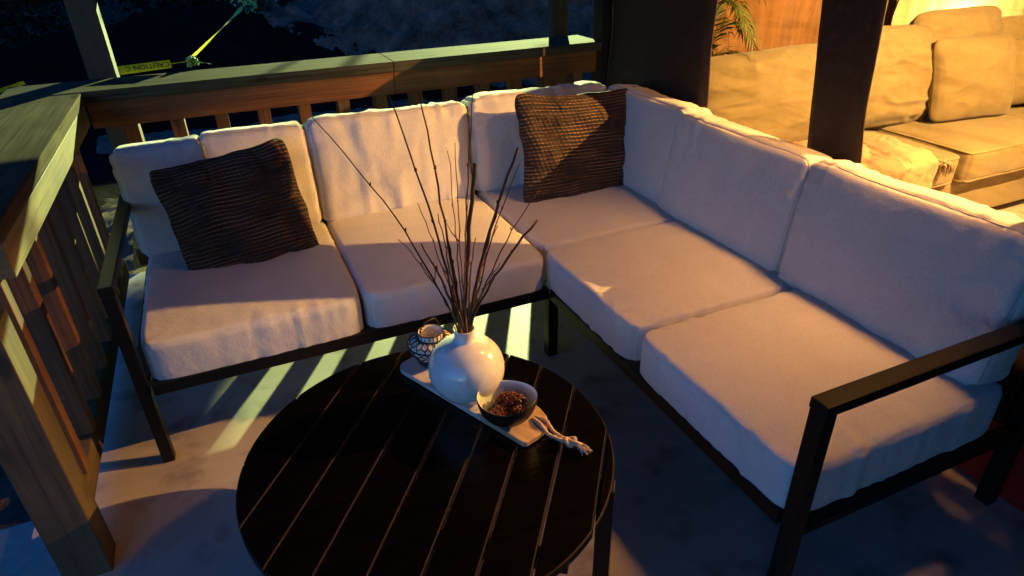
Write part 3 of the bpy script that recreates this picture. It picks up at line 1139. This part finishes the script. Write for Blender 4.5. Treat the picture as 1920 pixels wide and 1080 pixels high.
for i, (dx, dy, dz, r, pale) in enumerate(tw_spec):
    a = 2*PI*i/len(tw_spec)*2.4
    base = Vector((-dx*.12 + .010*math.cos(a), -dy*.1 + .010*math.sin(a), .05))
    neck = Vector((.013*math.copysign(min(1, abs(dx)/.1), dx) + .004*math.cos(a), .011*math.sin(a), .205))
    tip = Vector((dx, dy, .205+dz))
    pts = [base, neck]
    N = 14
    for k in range(1, N+1):
        f = k/N
        # bow outwards slightly, with small kinks at the buds
        p = neck.lerp(tip, f) + Vector((-dx*.35*f*(1-f) + random.uniform(-.0022, .0022), random.uniform(-.003, .003), .12*abs(dx)*f*(1-f)))
        pts.append(p)
    rad = [r]*2 + [r*(1-.62*k/N) for k in range(1, N+1)]
    if i in (4, 5, 9, 14): rad = [r]*2 + [r*(1-.15*k/N) for k in range(1, N+1)]
    rad = [q*1.18 for q in rad]
    mb = MB().tube(pts, rad, 7)
    for k in (5, 8, 11):            # buds / short spurs
        q = pts[k]
        mb.tube([q, q+Vector((random.uniform(-.004, .004), random.uniform(-.003, .003), .007))], [r*1.15, r*.5], 6)
    if i in (11, 7):
        q = pts[8]
        for s_ in (-1, 1):
            mb.tube([q, q+Vector((s_*.012-.006, .004, .03)), q+Vector((s_*.016-.012, .006, .055))], [r*.8, r*.6, r*.3], 5)
    mb.build("twig", M_TWIG2 if pale else M_TWIG, bunch, True)

# ------------------------------------------------------------------ paper lantern with wire net
LC = Vector((.392, 1.500, BZ))
lan = thing("candle_lantern", "small white paper lantern in a black wire net behind the vase", "lantern", LC)


def lan_prof(f):
    # f 0..1 bottom to shoulder to ring
    z = .012 + .070*f
    r = .040 + .026*math.sin(min(1, f/.72)*PI/2)**1.0
    if f > .72:
        g = (f-.72)/.28
        r = .066 - .031*g**1.3
        z = .012 + .070*.72 + .016*math.sin(g*PI/2)
    return r, z


pl = [lan_prof(i/40) for i in range(41)]
MB().lathe([(.001, .012)] + pl + [(.032, pl[-1][1]), (.032, .04), (.001, .03)], 56).build("paper_body", M_PAPER, lan, True)
MB().lathe([(.001, 0), (.040, 0), (.043, .004), (.041, .0125), (.001, .0126)], 40).build("base", M_WIRE, lan, True)
zt = pl[-1][1]
MB().lathe([(.0345, zt-.001), (.0345, zt+.019), (.033, zt+.019), (.033, zt-.001), (.0345, zt-.001)], 40).build("collar", M_PAPER, lan, True)
net = MB()
def lp_pt(th, f, lift=.0012):
    r, z = lan_prof(f)
    return Vector(((r+lift)*math.cos(th), (r+lift)*math.sin(th), z + (lift if f > .72 else 0)))
cells = 18
rowsf = [.0, .13, .27, .42, .56, .70, .84, 1.0]
rj = random.Random(3)
nod = {}
for ri_, f in enumerate(rowsf):
    for k in range(cells):
        th = 2*PI*(k + (.5 if ri_ % 2 else 0))/cells + rj.uniform(-.05, .05)
        nod[(ri_, k)] = (th, min(1, max(0, f + (rj.uniform(-.025, .025) if 0 < ri_ < len(rowsf)-1 else 0))))
def arc(a, b_, r=.0016):
    (t0, f0), (t1, f1) = a, b_
    while t1-t0 > PI: t1 -= 2*PI
    while t1-t0 < -PI: t1 += 2*PI
    net.tube([lp_pt(t0+(t1-t0)*q/3, f0+(f1-f0)*q/3) for q in range(4)], r, 4, False)
mid = lambda p, q: (p[0] + ((q[0]-p[0]+PI) % (2*PI) - PI)/2, (p[1]+q[1])/2)
for ri_ in range(len(rowsf)-1):          # honeycomb: forks below, uprights above
    for k in range(cells):
        up_k = k if ri_ % 2 == 0 else (k+1) % cells
        dn_k = (k-1) % cells if ri_ % 2 == 0 else k
        hub = nod[(ri_, k)]
        top = (hub[0], rowsf[ri_] + .55*(rowsf[ri_+1]-rowsf[ri_]))
        arc(hub, top)
        arc(top, nod[(ri_+1, up_k)]); arc(top, nod[(ri_+1, dn_k)])
for f in (.0, .72, 1.0):
    net.tube([lp_pt(2*PI*k/48, f) for k in range(49)], .0017, 5, False)
for zz in (zt, zt+.019):
    net.tube([((.0355)*math.cos(2*PI*k/40), .0355*math.sin(2*PI*k/40), zz) for k in range(41)], .0015, 5, False)
for k in range(18):
    a = 2*PI*k/18
    net.tube([(.0355*math.cos(a), .0355*math.sin(a), zt), (.0355*math.cos(a+.06), .0355*math.sin(a+.06), zt+.019)], .0009, 4)
net.build("wire_net", M_WIRE, lan, True)
hd = MB()
hp = []
for k in range(25):
    a = PI*k/24
    hp.append((.036*math.cos(a), .004*math.sin(3*a), zt+.017+.040*math.sin(a)))
hd.tube(hp, .0019, 6)
tp = []
for k in range(70):
    f = .3 + .5*k/69
    a = PI*f
    tp.append((.036*math.cos(a)+.0035*math.cos(k*.8), .0035*math.sin(k*.8), zt+.017+.040*math.sin(a)))
hd.tube(tp, .0020, 5)
hd.build("handle", M_WIRE, lan, True)
lan.rotation_euler = (0, 0, R_(25))

# ------------------------------------------------------------------ coconut bowl with pine cones
BC = Vector((.480, 1.163, BZ))


def m_bowlin():
    m, n, l, b = nt("bowl_painted_inside")
    v = coords(n, l)
    sp = n.new("ShaderNodeSeparateXYZ"); l.new(v, sp.inputs[0])
    at = n.new("ShaderNodeMath"); at.operation = 'ARCTAN2'
    l.new(sp.outputs[1], at.inputs[0]); l.new(sp.outputs[0], at.inputs[1])
    cb = n.new("ShaderNodeCombineXYZ")
    l.new(at.outputs[0], cb.inputs[0]); l.new(sp.outputs[2], cb.inputs[1])
    mp = n.new("ShaderNodeMapping"); mp.inputs['Scale'].default_value = (7, 40, 1); mp.inputs['Rotation'].default_value = (0, 0, .5)
    l.new(cb.outputs[0], mp.inputs[0])
    w = n.new("ShaderNodeTexWave")
    w.inputs['Scale'].default_value = .9; w.inputs['Distortion'].default_value = 3.5; w.inputs['Detail'].default_value = 2
    l.new(mp.outputs[0], w.inputs[0])
    r = ramp(n, [(.55, (.80, .82, .72)), (.75, (.34, .46, .40)), (.9, (.10, .18, .15))])
    l.new(w.outputs['Fac'], r.inputs[0])
    # strokes fade out below the rim
    zr = n.new("ShaderNodeMapRange"); zr.inputs[1].default_value = .070; zr.inputs[2].default_value = .060
    l.new(sp.outputs[2], zr.inputs[0])
    c = mixc(n, l, (.80, .82, .72), r.outputs[0], zr.outputs[0])
    l.new(c, b.inputs['Base Color'])
    b.inputs['Roughness'].default_value = .25
    return m


bowl = thing("bowl", "dark coconut shell bowl with a pale painted inside on the serving board", "bowl", BC)
def bowl_ring(r, z, th):
    wob = 1 + .035*math.cos(2*th+.6) + .012*math.sin(3*th)
    dz = .0045*math.cos(2*th+1.8)*(z/.075)
    return (r*wob*math.cos(th), r*wob*math.sin(th), z+dz)
def bowl_surf(name, prof, mat):
    V = []; F = []; n = 56
    for r, z in prof:
        for k in range(n): V.append(bowl_ring(r, z, 2*PI*k/n))
    for i in range(len(prof)-1):
        for k in range(n): F.append((i*n+k, i*n+(k+1) % n, (i+1)*n+(k+1) % n, (i+1)*n+k))
    mesh(name, V, F, mat, bowl)
o_p = [(.001, 0), (.022, .0), (.026, .001)] + [(.072*math.sin(a)**.9, .004 + .073*(1-math.cos(a))) for a in np.linspace(.45, PI/2, 14)] 
bowl_surf("shell", o_p + [(.0725, .0785), (.0712, .0795)], M_SHELL)
i_p = [(.0711, .0793), (.0698, .0775)] + [(.0695*math.sin(a)**.9, .009 + .068*(1-math.cos(a))) for a in np.linspace(PI/2, .05, 16)]
bowl_surf("lining", i_p, m_bowlin())


def pine_cone(label, loc, rot, s, seed):
    c = thing("pine_cone", label, "pine cone", group="pine cones in the bowl")
    c.matrix_world = Matrix.Translation(loc) @ rot.to_matrix().to_4x4()
    rr = random.Random(seed)
    core = MB().lathe([(.001, -.028*s), (.012*s, -.022*s), (.014*s, 0), (.008*s, .024*s), (.001, .032*s)], 12)
    core.build("core", M_CONE, c, True)
    mb = MB()
    N = 46
    for i in range(N):
        f = i/(N-1)
        th = i*2.39996
        z = (-.027 + .058*f)*s
        r = (.020*math.sin(PI*(.12+.80*f))**.8 + .004)*s
        w = .0085*s*(1-.4*f); l_ = .0135*s*(1-.3*f)
        ca, sa = math.cos(th), math.sin(th)
        tilt = .3 + .75*f
        ax = Vector((ca, sa, 0)); tg = Vector((-sa, ca, 0)); upv = Vector((0, 0, 1))
        o_ = ax*(r*.55) + upv*z
        d = (ax*math.cos(tilt) + upv*math.sin(tilt)).normalized()
        nr = tg.cross(d) * -1
        th_ = .0024*s
        A = o_; B = o_+d*l_
        V = [A-tg*w*.45, A+tg*w*.45, B-d*l_*.25+tg*w, B+d*l_*.12+nr*th_*1.3, B-d*l_*.25-tg*w]
        V2 = [v - nr*th_*1.6 for v in V]
        mb.add([tuple(v) for v in V+V2], [(0, 1, 2, 3, 4), (9, 8, 7, 6, 5), (0, 5, 6, 1), (1, 6, 7, 2), (2, 7, 8, 3), (3, 8, 9, 4), (4, 9, 5, 0)])
    mb.build("scales", M_CONE, c, False)
    return c


from mathutils import Euler
pine_cone("larger brown pine cone at the back of the coconut bowl", BC+Vector((.010, .012, .048)), Euler((1.25, .25, .6)), 1.15, 1)
pine_cone("brown pine cone at the left in the coconut bowl", BC+Vector((-.026, -.010, .040)), Euler((1.4, -.2, 2.3)), .9, 2)
pine_cone("small pine cone at the front right of the coconut bowl", BC+Vector((.020, -.026, .042)), Euler((.9, .4, -1.0)), .85, 3)

# ================================================================== tent interior
CF = 2.03
couch = thing("couch", "long beige plush couch with piped cushions inside the tent", "couch", (3.3, 2.0, 0))
CO = Vector((3.3, 2.0, 0))


def cbox(name, lo, hi, mat=M_COUCH, bevel=.02):
    return bx(name, tuple(Vector(lo)-CO), tuple(Vector(hi)-CO), mat, couch, bevel)


cbox("base", (1.95, CF, .05), (4.95, 2.90, .285), bevel=.03)
cbox("back_panel", (1.95, 2.76, .286), (4.95, 2.92, .72), bevel=.04)
for x in (2.05, 4.85):
    for y in (2.12, 2.8):
        cbox("foot", (x-.03, y-.03, 0), (x+.03, y+.03, .052), M_METAL, .004)
for (x0, x1, y0, h, sd) in ((1.96, 2.64, 2.0, .15, 31), (2.65, 3.365, 1.995, .148, 32), (3.385, 4.22, 1.97, .165, 33), (4.23, 4.94, 1.99, .16, 34)):
    c = Cushion(x1-x0, 2.76-y0, h, r=.026, puff=.016, side=.012, pinch=.004, wr=.005, pucker=.003, seed=sd, fold=(4, 4, 6))
    o = c.build("seat_cushion", M_COUCH, couch, (44, 40, 10))
    o.location = Vector(((x0+x1)/2, (y0+2.76)/2, .286)) - CO
    c.seam("piping", M_COUCHP, o, True, .006)
    c.seam("piping", M_COUCHP, o, False, .006)


def soft_pillow(name, w, h, t, seed, mat, parent=None, folds=.012, n=80, pinch=.07, fs=(2.2, 2.2), slump=0):
    g = np.linspace(-1, 1, n)
    U, Vv = np.meshgrid(g, g)
    verts = []; faces = []
    for side in (1, -1):
        cr = .11*np.abs(U*Vv)**5
        x = U*w/2*(1 - pinch*(1-Vv**2)*np.abs(U)**2 - cr)
        y = Vv*h/2*(1 - pinch*(1-U**2)*np.abs(Vv)**2 - cr)
        prof = (np.clip(1-np.abs(U)**2.8, 0, 1)*np.clip(1-np.abs(Vv)**2.8, 0, 1))**.5
        z = t/2*prof*(1 - slump*Vv)
        q = np.stack([U*fs[0], Vv*fs[1], U*0+seed], -1)
        z = z + (1-np.abs(vnoise(q*2.2 + .6*vnoise(q, seed)[..., None], seed+1))*2)*folds*np.clip(prof*2, 0, 1) + folds*.5*fbm(q*3, seed+2, 3)*np.clip(prof*2, 0, 1)
        b0 = len(verts)
        verts += np.stack([x, y, side*z], -1).reshape(-1, 3).tolist()
        for j in range(n-1):
            for i in range(n-1):
                a = b0+j*n+i
                f = (a, a+1, a+n+1, a+n)
                faces.append(f if side == 1 else f[::-1])
    o = mesh(name, verts, faces, mat, parent)
    return o


def stand_pillow(o, x, y, z, lean, yaw, roll, org=Vector((0, 0, 0))):
    ex, up, out = lean_basis(yaw, lean, roll)
    o.matrix_local = basis(ex, up, out, Vector((x, y, z)) - org)
    return o


for (x, y, z, w, h, t, lean, yaw, roll, sd, mt) in (
        (2.50, 2.58, .68, 1.00, .52, .32, 18, -4, 2, 41, M_COUCH),
        (3.42, 2.60, .71, .74, .56, .30, 14, 2, -3, 42, M_COUCH),
        (4.10, 2.68, .74, .78, .58, .22, 12, 0, 0, 43, M_COUCH),
        (4.72, 2.62, .70, .6, .52, .22, 14, -8, 0, 44, M_COUCH)):
    o = soft_pillow("back_cushion", w, h, t, sd, mt, couch, .012, 80, .03, (1.1, 2.1))
    stand_pillow(o, x, y, z, R_(lean), yaw, R_(roll), CO)
p = soft_pillow("throw_pillow", .64, .48, .17, 51, M_PLUSH, None, .006, 90, .07, (1.4, 1.2))
stand_pillow(p, 3.92, 2.42, .685, R_(16), -4, R_(-1.5))
tag(p, "square tan plush pillow standing in front on the tent couch", "pillow")
p = soft_pillow("throw_pillow", .44, .42, .17, 52, M_PLUSH, None, .006, 70, .07, (1.4, 1.2))
stand_pillow(p, 4.43, 2.46, .67, R_(20), -25, R_(5))
tag(p, "plush pillow at the far right of the tent couch below the lamp", "pillow")


# throw blanket lying over the front of the couch
def blanket():
    root = thing("throw_blanket", "crumpled peach and cream throw blanket with tassels over the front of the tent couch", "blanket", (2.8, 2.1, .44))
    O2 = Vector((2.8, 2.1, .44))
    def sheet(name, x0, x1, back_y, drop, seed, mat, lift):
        nu, nv = 90, 70
        V = []; F = []
        for j in range(nv+1):
            f = j/nv
            for i in range(nu+1):
                u = i/nu
                x = x0 + (x1-x0)*u
                s = f*(back_y-CF + drop) 
                flat = back_y-CF+.03
                if s < flat:
                    y = back_y - s; z = .455
                else:
                    y = CF-.045; z = .455 - (s-flat)
                    if z > .43: y += 0
                q = np.array([x*9.0 + s*2.0, s*2.2, seed])
                w = float(1-abs(vnoise(q*1.4+.5*float(vnoise(q, seed)), seed))*1.6)
                w2 = float(fbm(q*3.2, seed+3, 3))
                d = .026*max(0, w) + .006*w2 + .004*float(vnoise(np.array([x*60, s*60, 1.]), 3)) + lift
                if s < flat: z += max(.004, d); y += .01*w2
                else: y -= max(.004, d)
                x += .025*float(vnoise(np.array([s*6, u*4, seed+2.]), seed))
                V.append(Vector((x, y, z)) - O2)
        n = nu+1
        for j in range(nv):
            for i in range(nu):
                F.append((j*n+i, j*n+i+1, (j+1)*n+i+1, (j+1)*n+i))
        o = mesh(name, V, F, mat, root)
        md = o.modifiers.new("thickness", 'SOLIDIFY'); md.thickness = .006
        return o
    sheet("cream_layer", 2.02, 3.10, 2.40, .16, 61, M_THROW, .012)
    sheet("peach_layer", 2.40, 2.98, 2.46, .26, 62, M_THROW2, .022)
    for k, (x, z) in enumerate(((3.17, .425), (2.86, .27))):
        mb = MB()
        rr = random.Random(k)
        c = Vector((x, CF-.075, z)) - O2
        mb.tube([c+Vector((-.05, .03, .03)), c+Vector((-.015, .0, .022)), c+Vector((0, 0, .015))], .006, 6)
        for q in range(60):
            a = rr.uniform(0, 2*PI); b_ = rr.uniform(-.2, 1)
            d = Vector((math.cos(a)*.6, math.sin(a)*.6, -b_)).normalized()*rr.uniform(.035, .055)
            mb.tube([c+Vector((0, 0, .012)), c+Vector((d.x*.7, d.y*.7, .010+d.z*.2)), c+d], [.003, .003, .002], 4)
        mb.build("tassel", M_THROW, root, True)
blanket()

# thin dark cord on the wall
cd = MB().tube([(0, 0, 0), (.012, .004, .05), (.02, 0, .11), (.05, .004, .2), (.06, 0, .5)], .005, 6).build("wall_cord", M_METAL, None, True)
cd.location = (3.83, 2.955, .93)
tag(cd, "thin dark cord hanging on the rust curtain behind the couch", "cord")

# palm
palm = thing("palm_plant", "potted palm with long green leaflets in the tent corner beside the dark band", "palm", (2.28, 2.90, 0))
MB().lathe([(.001, 0), (.085, 0), (.10, .22), (.095, .22), (.085, .20), (.001, .20)], 28).build("pot", M_METAL, palm, True)
def frond(az, rise, length, drop, seed, start=(0, 0, .2)):
    rr = random.Random(seed)
    mb = MB()
    d = Vector((math.cos(az), math.sin(az), 0))
    pts = []
    N = 22
    for k in range(N+1):
        f = k/N
        pts.append(Vector(start) + d*(length*(.15*f+.85*f*f)) + Vector((0, 0, rise*math.sin(f*PI*.62) - drop*f*f)))
    mb.tube(pts, [.005*(1-.7*k/N) for k in range(N+1)], 5)
    side = Vector((-d.y, d.x, 0))
    for k in range(5, N+1):
        for sgn in (-1, 1):
            for sub in (0, .5):
                kk = min(N-1, k-1)
                p = pts[kk].lerp(pts[min(N, kk+1)], sub)
                t = (pts[min(N, kk+1)] - pts[kk]).normalized()
                L = .17*(1-.55*abs((k+sub)/N-.5))*rr.uniform(.85, 1.1)
                dd = (t*.75 + side*sgn*.8 + Vector((0, 0, -.12+rr.uniform(-.1, .1)))).normalized()
                wv = t.cross(dd).cross(dd).normalized()*.0052
                m_ = p + dd*L*.5 + Vector((0, 0, .006)); e = p + dd*L + Vector((0, 0, -.02))
                nn = dd.cross(wv).normalized()*.0022
                mb.add([p-wv*.5, m_-wv, e, m_+wv, p+wv*.5, m_+nn], [(0, 1, 5), (1, 2, 5), (2, 3, 5), (3, 4, 5), (4, 0, 5)])
    return mb.build("frond", M_PALM, palm, False)
for az, rise, ln, dr, sd in ((-.25, 1.00, .42, .30, 1), (-.7, .86, .40, .28, 2), (.1, 1.15, .42, .3, 3), (-1.1, 1.1, .35, .25, 4), (-.45, 1.25, .34, .2, 5), (.05, .78, .44, .22, 6), (-.9, .72, .42, .16, 7)):
    frond(az, rise, ln, dr, sd)

# ================================================================== outside: tape, weeds, shrubs, trees
M_TAPE = m_plain("yellow_tape", (.72, .66, .02), .4)
M_INK = m_plain("black_ink", (.01, .01, .01), .5)
tape = thing("caution_tape", "yellow caution tape knotted and stretched away from the railing cap corner", "tape", (-.30, 3.75, .93))
TO = Vector((-.30, 3.75, .93))
TAPE_END = (1.45, 20.4, .12)


def ribbon(pts, width, tw0=0, tw1=0, up=Vector((0, 0, 1))):
    pts = [Vector(p) for p in pts]
    V = []; F = []
    for i, p in enumerate(pts):
        t = (pts[min(i+1, len(pts)-1)] - pts[max(i-1, 0)]).normalized()
        a = (up - t*up.dot(t)).normalized()
        f = i/(len(pts)-1)
        a = Matrix.Rotation(tw0 + (tw1-tw0)*f, 3, t) @ a
        wd = width if not callable(width) else width(f)
        V += [p - a*wd/2 - TO, p + a*wd/2 - TO]
    for i in range(len(pts)-1):
        F.append((2*i, 2*i+2, 2*i+3, 2*i+1))
    return V, F


def lerp_pts(a, b, n, sag=0):
    a = Vector(a); b = Vector(b)
    return [a.lerp(b, k/n) - Vector((0, 0, sag*4*(k/n)*(1-k/n))) for k in range(n+1)]


mb = MB()
mb.add(*ribbon(lerp_pts((-.415, 3.652, .945), (-.19, 3.652, .955), 6), .042, .25, .35))
mb.add(*ribbon(lerp_pts((-.19, 3.652, .955), (-.10, 3.72, .950), 5), lambda f: .004, 0, 0))
mb.add(*ribbon(lerp_pts((-.10, 3.72, .960), TAPE_END, 60, .03), lambda f: .022+.022*math.sin(f*14)**2, .2, 6.0))
mb.add(*ribbon(lerp_pts((-.80, 3.655, .93), (-1.6, 3.1, .86), 10, .02), lambda f: .016+.02*f, .4, 1.6))
mb.build("ribbon", M_TAPE, tape)
kb = MB()
rr = random.Random(4)
for k in range(9):
    a = rr.uniform(0, 6.28); c = Vector((-.095+rr.uniform(-.014, .016), 3.73+rr.uniform(-.015, .015), .945+rr.uniform(-.012, .016)))
    pts = [c + Vector((.015*math.cos(a+q*1.1), .015*math.sin(a+q*1.1), .012*math.sin(q*1.7+a))) for q in range(6)]
    kb.add(*ribbon(pts, .016, a, a+2))
kb.add(*ribbon(lerp_pts((-.08, 3.72, .945), (-.01, 3.70, .930), 5), .012, 0, 2))
kb.build("knot", m_plain("green_yellow_tape", (.22, .36, .10), .4), tape)
tc_ = bpy.data.curves.new("lettering", 'FONT')
tc_.body = "CAUTION C"
tc_.size = .034
tc_.space_character = 1.05
tc_.extrude = .0003
tm = bpy.data.objects.new("lettering", tc_)
COL.objects.link(tm)
dg = bpy.context.evaluated_depsgraph_get()
me_t = bpy.data.meshes.new_from_object(tm.evaluated_get(dg))
bpy.data.objects.remove(tm)
let = link("lettering", me_t, M_INK, tape, False)
let.parent = tape
# the print runs upside down, as the tape is flipped
exl = (Vector((-.19, 3.652, .955)) - Vector((-.415, 3.652, .945))).normalized()
upl = (Matrix.Rotation(.30, 3, exl) @ Vector((0, 0, 1)))
outl_ = exl.cross(upl)
let.matrix_local = basis(-exl, -upl, outl_, Vector((-.195, 3.652, .967)) + outl_*.004 - TO)
def leaf_cloud(N, fn, size, seed, aspect=.45):
    rng = np.random.default_rng(seed)
    C = fn(rng, N)
    mb_v = []; mb_f = []
    a = rng.normal(size=(N, 3)); a /= np.linalg.norm(a, axis=1, keepdims=True)
    b = rng.normal(size=(N, 3)); b -= a*(a*b).sum(1, keepdims=True); b /= np.linalg.norm(b, axis=1, keepdims=True)
    s = size*rng.uniform(.6, 1.3, (N, 1))
    V = np.stack([C-a*s, C+b*s*aspect, C+a*s, C-b*s*aspect], 1).reshape(-1, 3)
    F = [(4*i, 4*i+1, 4*i+2, 4*i+3) for i in range(N)]
    return V, F


def shrub(label, x, y, z, h, r, N, size, mat, seed, group):
    root = thing("shrub", label, "shrub", (x, y, z), group=group)
    cl = np.random.default_rng(seed).normal(size=(26, 3))*np.array([r*.45, r*.45, h*.22]) + np.array([0, 0, h*.55])
    def fn(rng, n):
        k = rng.integers(0, len(cl), n)
        return cl[k] + rng.normal(size=(n, 3))*np.array([r*.17, r*.17, h*.10])
    V, F = leaf_cloud(N, fn, size, seed+1)
    mesh("foliage", V, F, mat, root, False)
    mb = MB()
    for c in cl[:9]:
        mb.tube([(0, 0, -.1), tuple(c*np.array([.4, .4, .6])), tuple(c)], [.02, .013, .006], 5)
    mb.build("stems", M_BARK, root, True)


def tree(label, x, y, h, r, N, seed):
    root = thing("tree", label, "tree", (x, y, float(terrain_h(np.array([x]), np.array([y]))[0]) - .1), group="dark trees behind the soil bank")
    rng = np.random.default_rng(seed)
    tr = MB()
    bend = rng.normal(size=2)*.25
    pts = [(bend[0]*(k/8)**2, bend[1]*(k/8)**2, h*.8*k/8) for k in range(9)]
    tr.tube(pts, [.16*(1-.75*k/8) for k in range(9)], 10)
    tips = []
    for k in range(14):
        i = rng.integers(3, 9)
        p = Vector(pts[i]); a = rng.uniform(0, 2*PI)
        q = p + Vector((math.cos(a)*r*rng.uniform(.5, .95), math.sin(a)*r*rng.uniform(.5, .95), rng.uniform(.2, 1.2)))
        tr.tube([p, p.lerp(q, .5)+Vector((0, 0, .15)), q], [.05, .03, .012], 6)
        tips += [q, p.lerp(q, .6)]
    tr.build("trunk", M_BARK, root, True)
    cl = np.array([tuple(t) for t in tips])
    def fn(g, n):
        k = g.integers(0, len(cl), n)
        return cl[k] + g.normal(size=(n, 3))*np.array([r*.22, r*.22, h*.06])
    V, F = leaf_cloud(N, fn, .13, seed+2)
    mesh("crown", V, F, M_LEAF, root, False)


def flood_blocker_tree():  # added tree, its crown out of view holds back the flood light
    x0, y0 = 5.05, 8.1
    z0 = float(terrain_h(np.array([x0]), np.array([y0]))[0]) - .1
    root = thing("tree", "added leaning tree whose low crown blocks the flood light", "tree", (x0, y0, z0))
    tr = MB()
    pts = [(0, 0, 0), (-.1, 0, .8), (-.3, .02, 1.6), (-.75, .05, 2.5), (-1.2, .05, 3.4)]
    tr.tube(pts, [.13, .11, .09, .07, .05], 10)
    rng = np.random.default_rng(5)
    cl = []
    for k in range(34):
        c = np.array([rng.uniform(-3.5, .3), rng.uniform(-.55, .55), 0])
        c[2] = rng.uniform(2.50, 4.1) - z0 - .0
        cl.append(c)
    for F_ in ((-.86, 1.75, 0), (-.76, 2.0, 0), (-.80, 1.88, 0), (-.70, 2.2, 0), (-.66, 2.3, 0), (-.9, 1.6, 0)):  # leaf clusters set on flood rays to remove light strips from the floor
        F_ = Vector(F_)
        c = F_.lerp(FLOOD_POS, .45) - Vector((x0, y0, z0))
        cl.append(np.array(tuple(c)))
    for c in cl[:16] + cl[-6:]:
        q = Vector(pts[rng.integers(2, 5)])
        tr.tube([q, q.lerp(Vector(c), .5)+Vector((0, 0, .1)), tuple(c)], [.035, .02, .008], 6)
    tr.build("trunk", M_BARK, root, True)
    cl = np.array(cl)
    def fn(g, n):
        k = g.integers(0, len(cl), n)
        return cl[k] + np.clip(g.normal(size=(n, 3)), -2, 2)*np.where(k[:, None] >= len(cl)-6, np.array([.035, .2, .05]), np.array([.36, .30, .20]))
    V, F = leaf_cloud(9000, fn, .085, 77)
    mesh("crown", V, F, M_LEAF, root, False)


flood_blocker_tree()
tl = [(-7.5, 17, "leftmost dark tree in the black wood"), (-3.8, 19.5, "dark tree left of the leaning roof post, far back"), (-1.2, 17.5, "dark tree behind the low soil bank"),
      (1.2, 20.5, "dark tree at the left foot of the tall soil mound"), (4.0, 21.5, "dark tree behind the tall soil mound"), (8.5, 21.0, "dark tree far right behind the mound"), (-11.5, 21, "tallest dark tree at the far left edge")]
for i, (x, y, lb) in enumerate(tl):
    tree(lb, x, y, 7.5 + (i*37 % 5)*.5, 2.4, 5200, 70+i)
sl = [(-6.0, 13.5, 1.8, 1.7, "low dark bush left of the leaning post"), (-3.0, 14.6, 1.9, 1.8, "dark bush between the leaning post and the low bank"),
      (-.3, 15.2, 1.9, 1.7, "dark bush behind the low soil bank"), (1.7, 15.6, 2.1, 1.5, "dark bush with bright leaf glints beside the mound"),
      (-8.5, 15.5, 2.4, 2.2, "big dark bush at the far left"), (3.4, 17.2, 2.0, 1.6, "dark bush behind the left shoulder of the mound")]
for i, (x, y, h, r, lb) in enumerate(sl):
    shrub(lb, x, y, float(terrain_h(np.array([x]), np.array([y]))[0]), h, r, 3600, .07, M_LEAF, 90+i, "dark bushes along the wood")


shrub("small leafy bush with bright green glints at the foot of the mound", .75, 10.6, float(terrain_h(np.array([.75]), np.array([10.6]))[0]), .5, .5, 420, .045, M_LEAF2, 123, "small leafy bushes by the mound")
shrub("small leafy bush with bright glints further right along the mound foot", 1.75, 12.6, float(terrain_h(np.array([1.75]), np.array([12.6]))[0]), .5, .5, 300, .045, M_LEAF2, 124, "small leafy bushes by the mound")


def weed(label, x, y, n, L, seed):
    z = float(terrain_h(np.array([x]), np.array([y]))[0])
    rr = random.Random(seed)
    mb = MB()
    for k in range(n):
        a = rr.uniform(0, 6.28); l_ = L*rr.uniform(.6, 1.1)
        d = Vector((math.cos(a), math.sin(a), 0)); s = Vector((-d.y, d.x, 0))*l_*.10
        p0 = Vector((0, 0, -.03)); p1 = d*l_*.25+Vector((0, 0, l_*.6)); p2 = d*l_*.7+Vector((0, 0, l_*.75)); 
        mb.add([p0-s*.4, p0+s*.4, p1+s, p1-s, p2, p1+Vector((0, 0, -.004))], [(0, 1, 2, 3), (3, 2, 4), (3, 5, 2)])
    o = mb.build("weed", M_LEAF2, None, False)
    o.location = (x, y, z)
    tag(o, label, "weed", "weeds on the soil")


weed("single pale green sprout on the face of the tall soil mound", 3.55, 9.4, 6, .22, 1)
weed("small weed near the left edge of the tall mound", 1.9, 11.2, 7, .2, 2)
weed("weed on the mound beside the right roof post", 5.0, 9.9, 8, .2, 3)
weed("pale weed seen through the balusters behind the sofa", .25, 7.0, 22, .16, 4)
weed("weed at the foot of the side railing by the sofa leg", -.80, 2.55, 9, .16, 5)
for i_, (x, y, n_, L_, lb) in enumerate((
        (1.35, 13.4, 9, .3, "tuft of green weed behind the tape at the foot of the wood"),
        (2.15, 12.9, 8, .3, "green weed on the left shoulder of the mound"),
        (4.9, 11.4, 9, .28, "green weed near the mound top beside the right roof post"),
        (6.0, 12.2, 9, .28, "green weed beside the dark corner post, far right"))):
    weed(lb, x, y, n_, L_, 20+i_)
